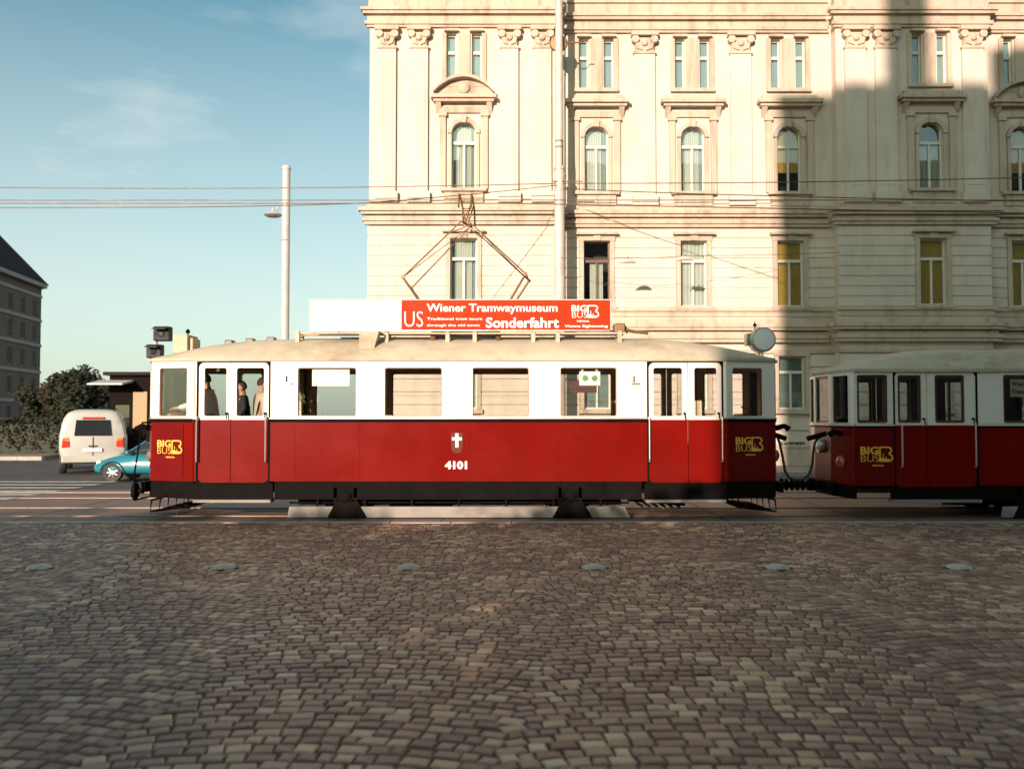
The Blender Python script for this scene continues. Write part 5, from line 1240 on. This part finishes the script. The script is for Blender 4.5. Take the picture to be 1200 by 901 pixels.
# ------------------------------------------------------------------ behind the camera: row house, and trees added to shade the square
EL = math.radians(13.0); AZ = (-.35, -.9367)
def caster():
    # shade edge passes (3.6,16.0) and (8.9,30)
    Yc = -25.0; xe = 3.75 - .3737 * (16.0 - Yc)
    drop = (30 - Yc) / .9367 * math.tan(EL); H = UZ(96, 30) + drop - .3
    root = thing('row_house', (xe, Yc, 0), 'long grey town house behind the viewer that shades the right half', 'building')
    wm = MB(); holes = []; L_ = 62.0
    for i in range(15):
        for z in (1, 5, 9, 13, 17, 21): holes.append((2 + i * 4, 3.2 + i * 4, z, z + 2.1))
    # front faces +y (towards square): walk right to left
    panel(wm, (L_, 0), (0, 0), 0, H, [(L_ - b, L_ - a, c, d) for a, b, c, d in holes], .4)
    wm.box(0, .4, -14, -.4, 0, H); wm.box(L_ - .4, L_, -14, -.4, 0, H); wm.box(0, L_, -14.4, -14, 0, H); wm.build('wall', 'farstucco', root)
    g = MB()
    for a, b, c, d in holes: g.box(a, b, -.25, -.22, c, d)
    g.build('windows', 'carglass', root)['kind'] = 'stuff'
    r = MB(); r.add([(-.1, .1, H), (L_, .1, H), (L_, -14.5, H), (-.1, -14.5, H), (1.2, -4, H + 1.2), (L_ - 2, -4, H + 1.2), (L_ - 2, -10, H + 1.2), (1.2, -10, H + 1.2)], [(0, 1, 5, 4), (1, 2, 6, 5), (2, 3, 7, 6), (3, 0, 4, 7), (4, 5, 6, 7), (3, 2, 1, 0)]); rf = r.build('roof', 'slate', root)
    for x, w, h in ((2.7, 1.0, 4.6), (6.3, 9.0, 2.4), (24, 2, 4)): m_ = MB(); m_.box(x, x + w, -4, -2.6, H - .2, H + h); m_.build('chimney', 'farstucco', rf)
caster()
k_ = math.tan(EL) / .9367
for i, (x, top, r) in enumerate(((-25, 6.3, 2.5), (-21.6, 6.5, 2.5), (-18.2, 6.3, 2.5), (-14.9, 6.4, 2.5), (-11.6, 6.2, 2.5), (-8.3, 6.4, 2.5), (-5.0, 6.3, 2.5), (-1.6, 6.2, 2.5))):
    tree(x, -9.0, top, r, 'leafA', 'small clipped tree added behind the viewer for shade, number %s of the row' % 'one two three four five six seven eight'.split()[i], 'added shade trees behind the viewer', 9000, 60 + i, .10, .2)  # unseen trees, invented to keep the foreground cobbles in shade

# ------------------------------------------------------------------ light, sky, camera
sun = bpy.data.lights.new('sun', 'SUN'); sun.energy = 5.0; sun.angle = math.radians(.5); sun.color = (1.0, .775, .64)
so = bpy.data.objects.new('sun', sun); COL.objects.link(so)
dirv = Vector((-AZ[0] * math.cos(EL), -AZ[1] * math.cos(EL), -math.sin(EL))); so.rotation_euler = dirv.to_track_quat('-Z', 'Y').to_euler()
w = bpy.data.worlds.new('World'); scene.world = w; w.use_nodes = True; nt = w.node_tree; bg = nt.nodes['Background']
sky = nt.nodes.new('ShaderNodeTexSky'); sky.sky_type = 'NISHITA'; sky.sun_disc = False; sky.sun_elevation = EL; sky.sun_rotation = math.atan2(AZ[0], AZ[1])
sky.air_density = 1.0; sky.dust_density = 1.6; sky.ozone_density = 1.6
tc = nt.nodes.new('ShaderNodeTexCoord'); mp = nt.nodes.new('ShaderNodeMapping'); mp.inputs['Scale'].default_value = (1.6, 1.6, 5.5); mp.inputs['Location'].default_value = (.35, .2, .1)
nt.links.new(tc.outputs['Generated'], mp.inputs['Vector'])
nz = noise(nt, mp.outputs['Vector'], 1.7, 7, .58)
cl = ramp(nt, nz, [(.42, (0, 0, 0)), (.74, (.62,) * 3)])
sep = nt.nodes.new('ShaderNodeSeparateXYZ'); nt.links.new(tc.outputs['Generated'], sep.inputs[0])
mr = nt.nodes.new('ShaderNodeMapRange'); mr.inputs['From Min'].default_value = .42; mr.inputs['From Max'].default_value = .12; nt.links.new(sep.outputs['Z'], mr.inputs['Value'])
hz_ = nt.nodes.new('ShaderNodeMath'); hz_.operation = 'MULTIPLY'; nt.links.new(mr.outputs[0], hz_.inputs[0]); hz_.inputs[1].default_value = .5
mx_ = nt.nodes.new('ShaderNodeMath'); mx_.operation = 'MAXIMUM'; nt.links.new(cl, mx_.inputs[0]); nt.links.new(hz_.outputs[0], mx_.inputs[1])
tint = mixc(nt, 1.0, sky.outputs[0], (.68, .94, .80), 'MULTIPLY')
col = mixc(nt, mx_.outputs[0], tint, (5.3, 5.3, 5.1))
nt.links.new(col, bg.inputs['Color']); bg.inputs['Strength'].default_value = .12
cam = bpy.data.cameras.new('camera'); co = bpy.data.objects.new('camera', cam); COL.objects.link(co)
cam.sensor_width = 36; cam.lens = F / 1200 * 36; co.location = (0, 0, CAMH); co.rotation_euler = (PI / 2 + TH, 0, 0); cam.clip_end = 3000; cam.clip_start = .05
cam.dof.use_dof = True; cam.dof.focus_distance = 15.4; cam.dof.aperture_fstop = 1.4
scene.camera = co
vs = scene.view_settings; vs.view_transform = 'Standard'; vs.look = 'None'; vs.exposure = 0.68; vs.gamma = 1; vs.use_curve_mapping = False
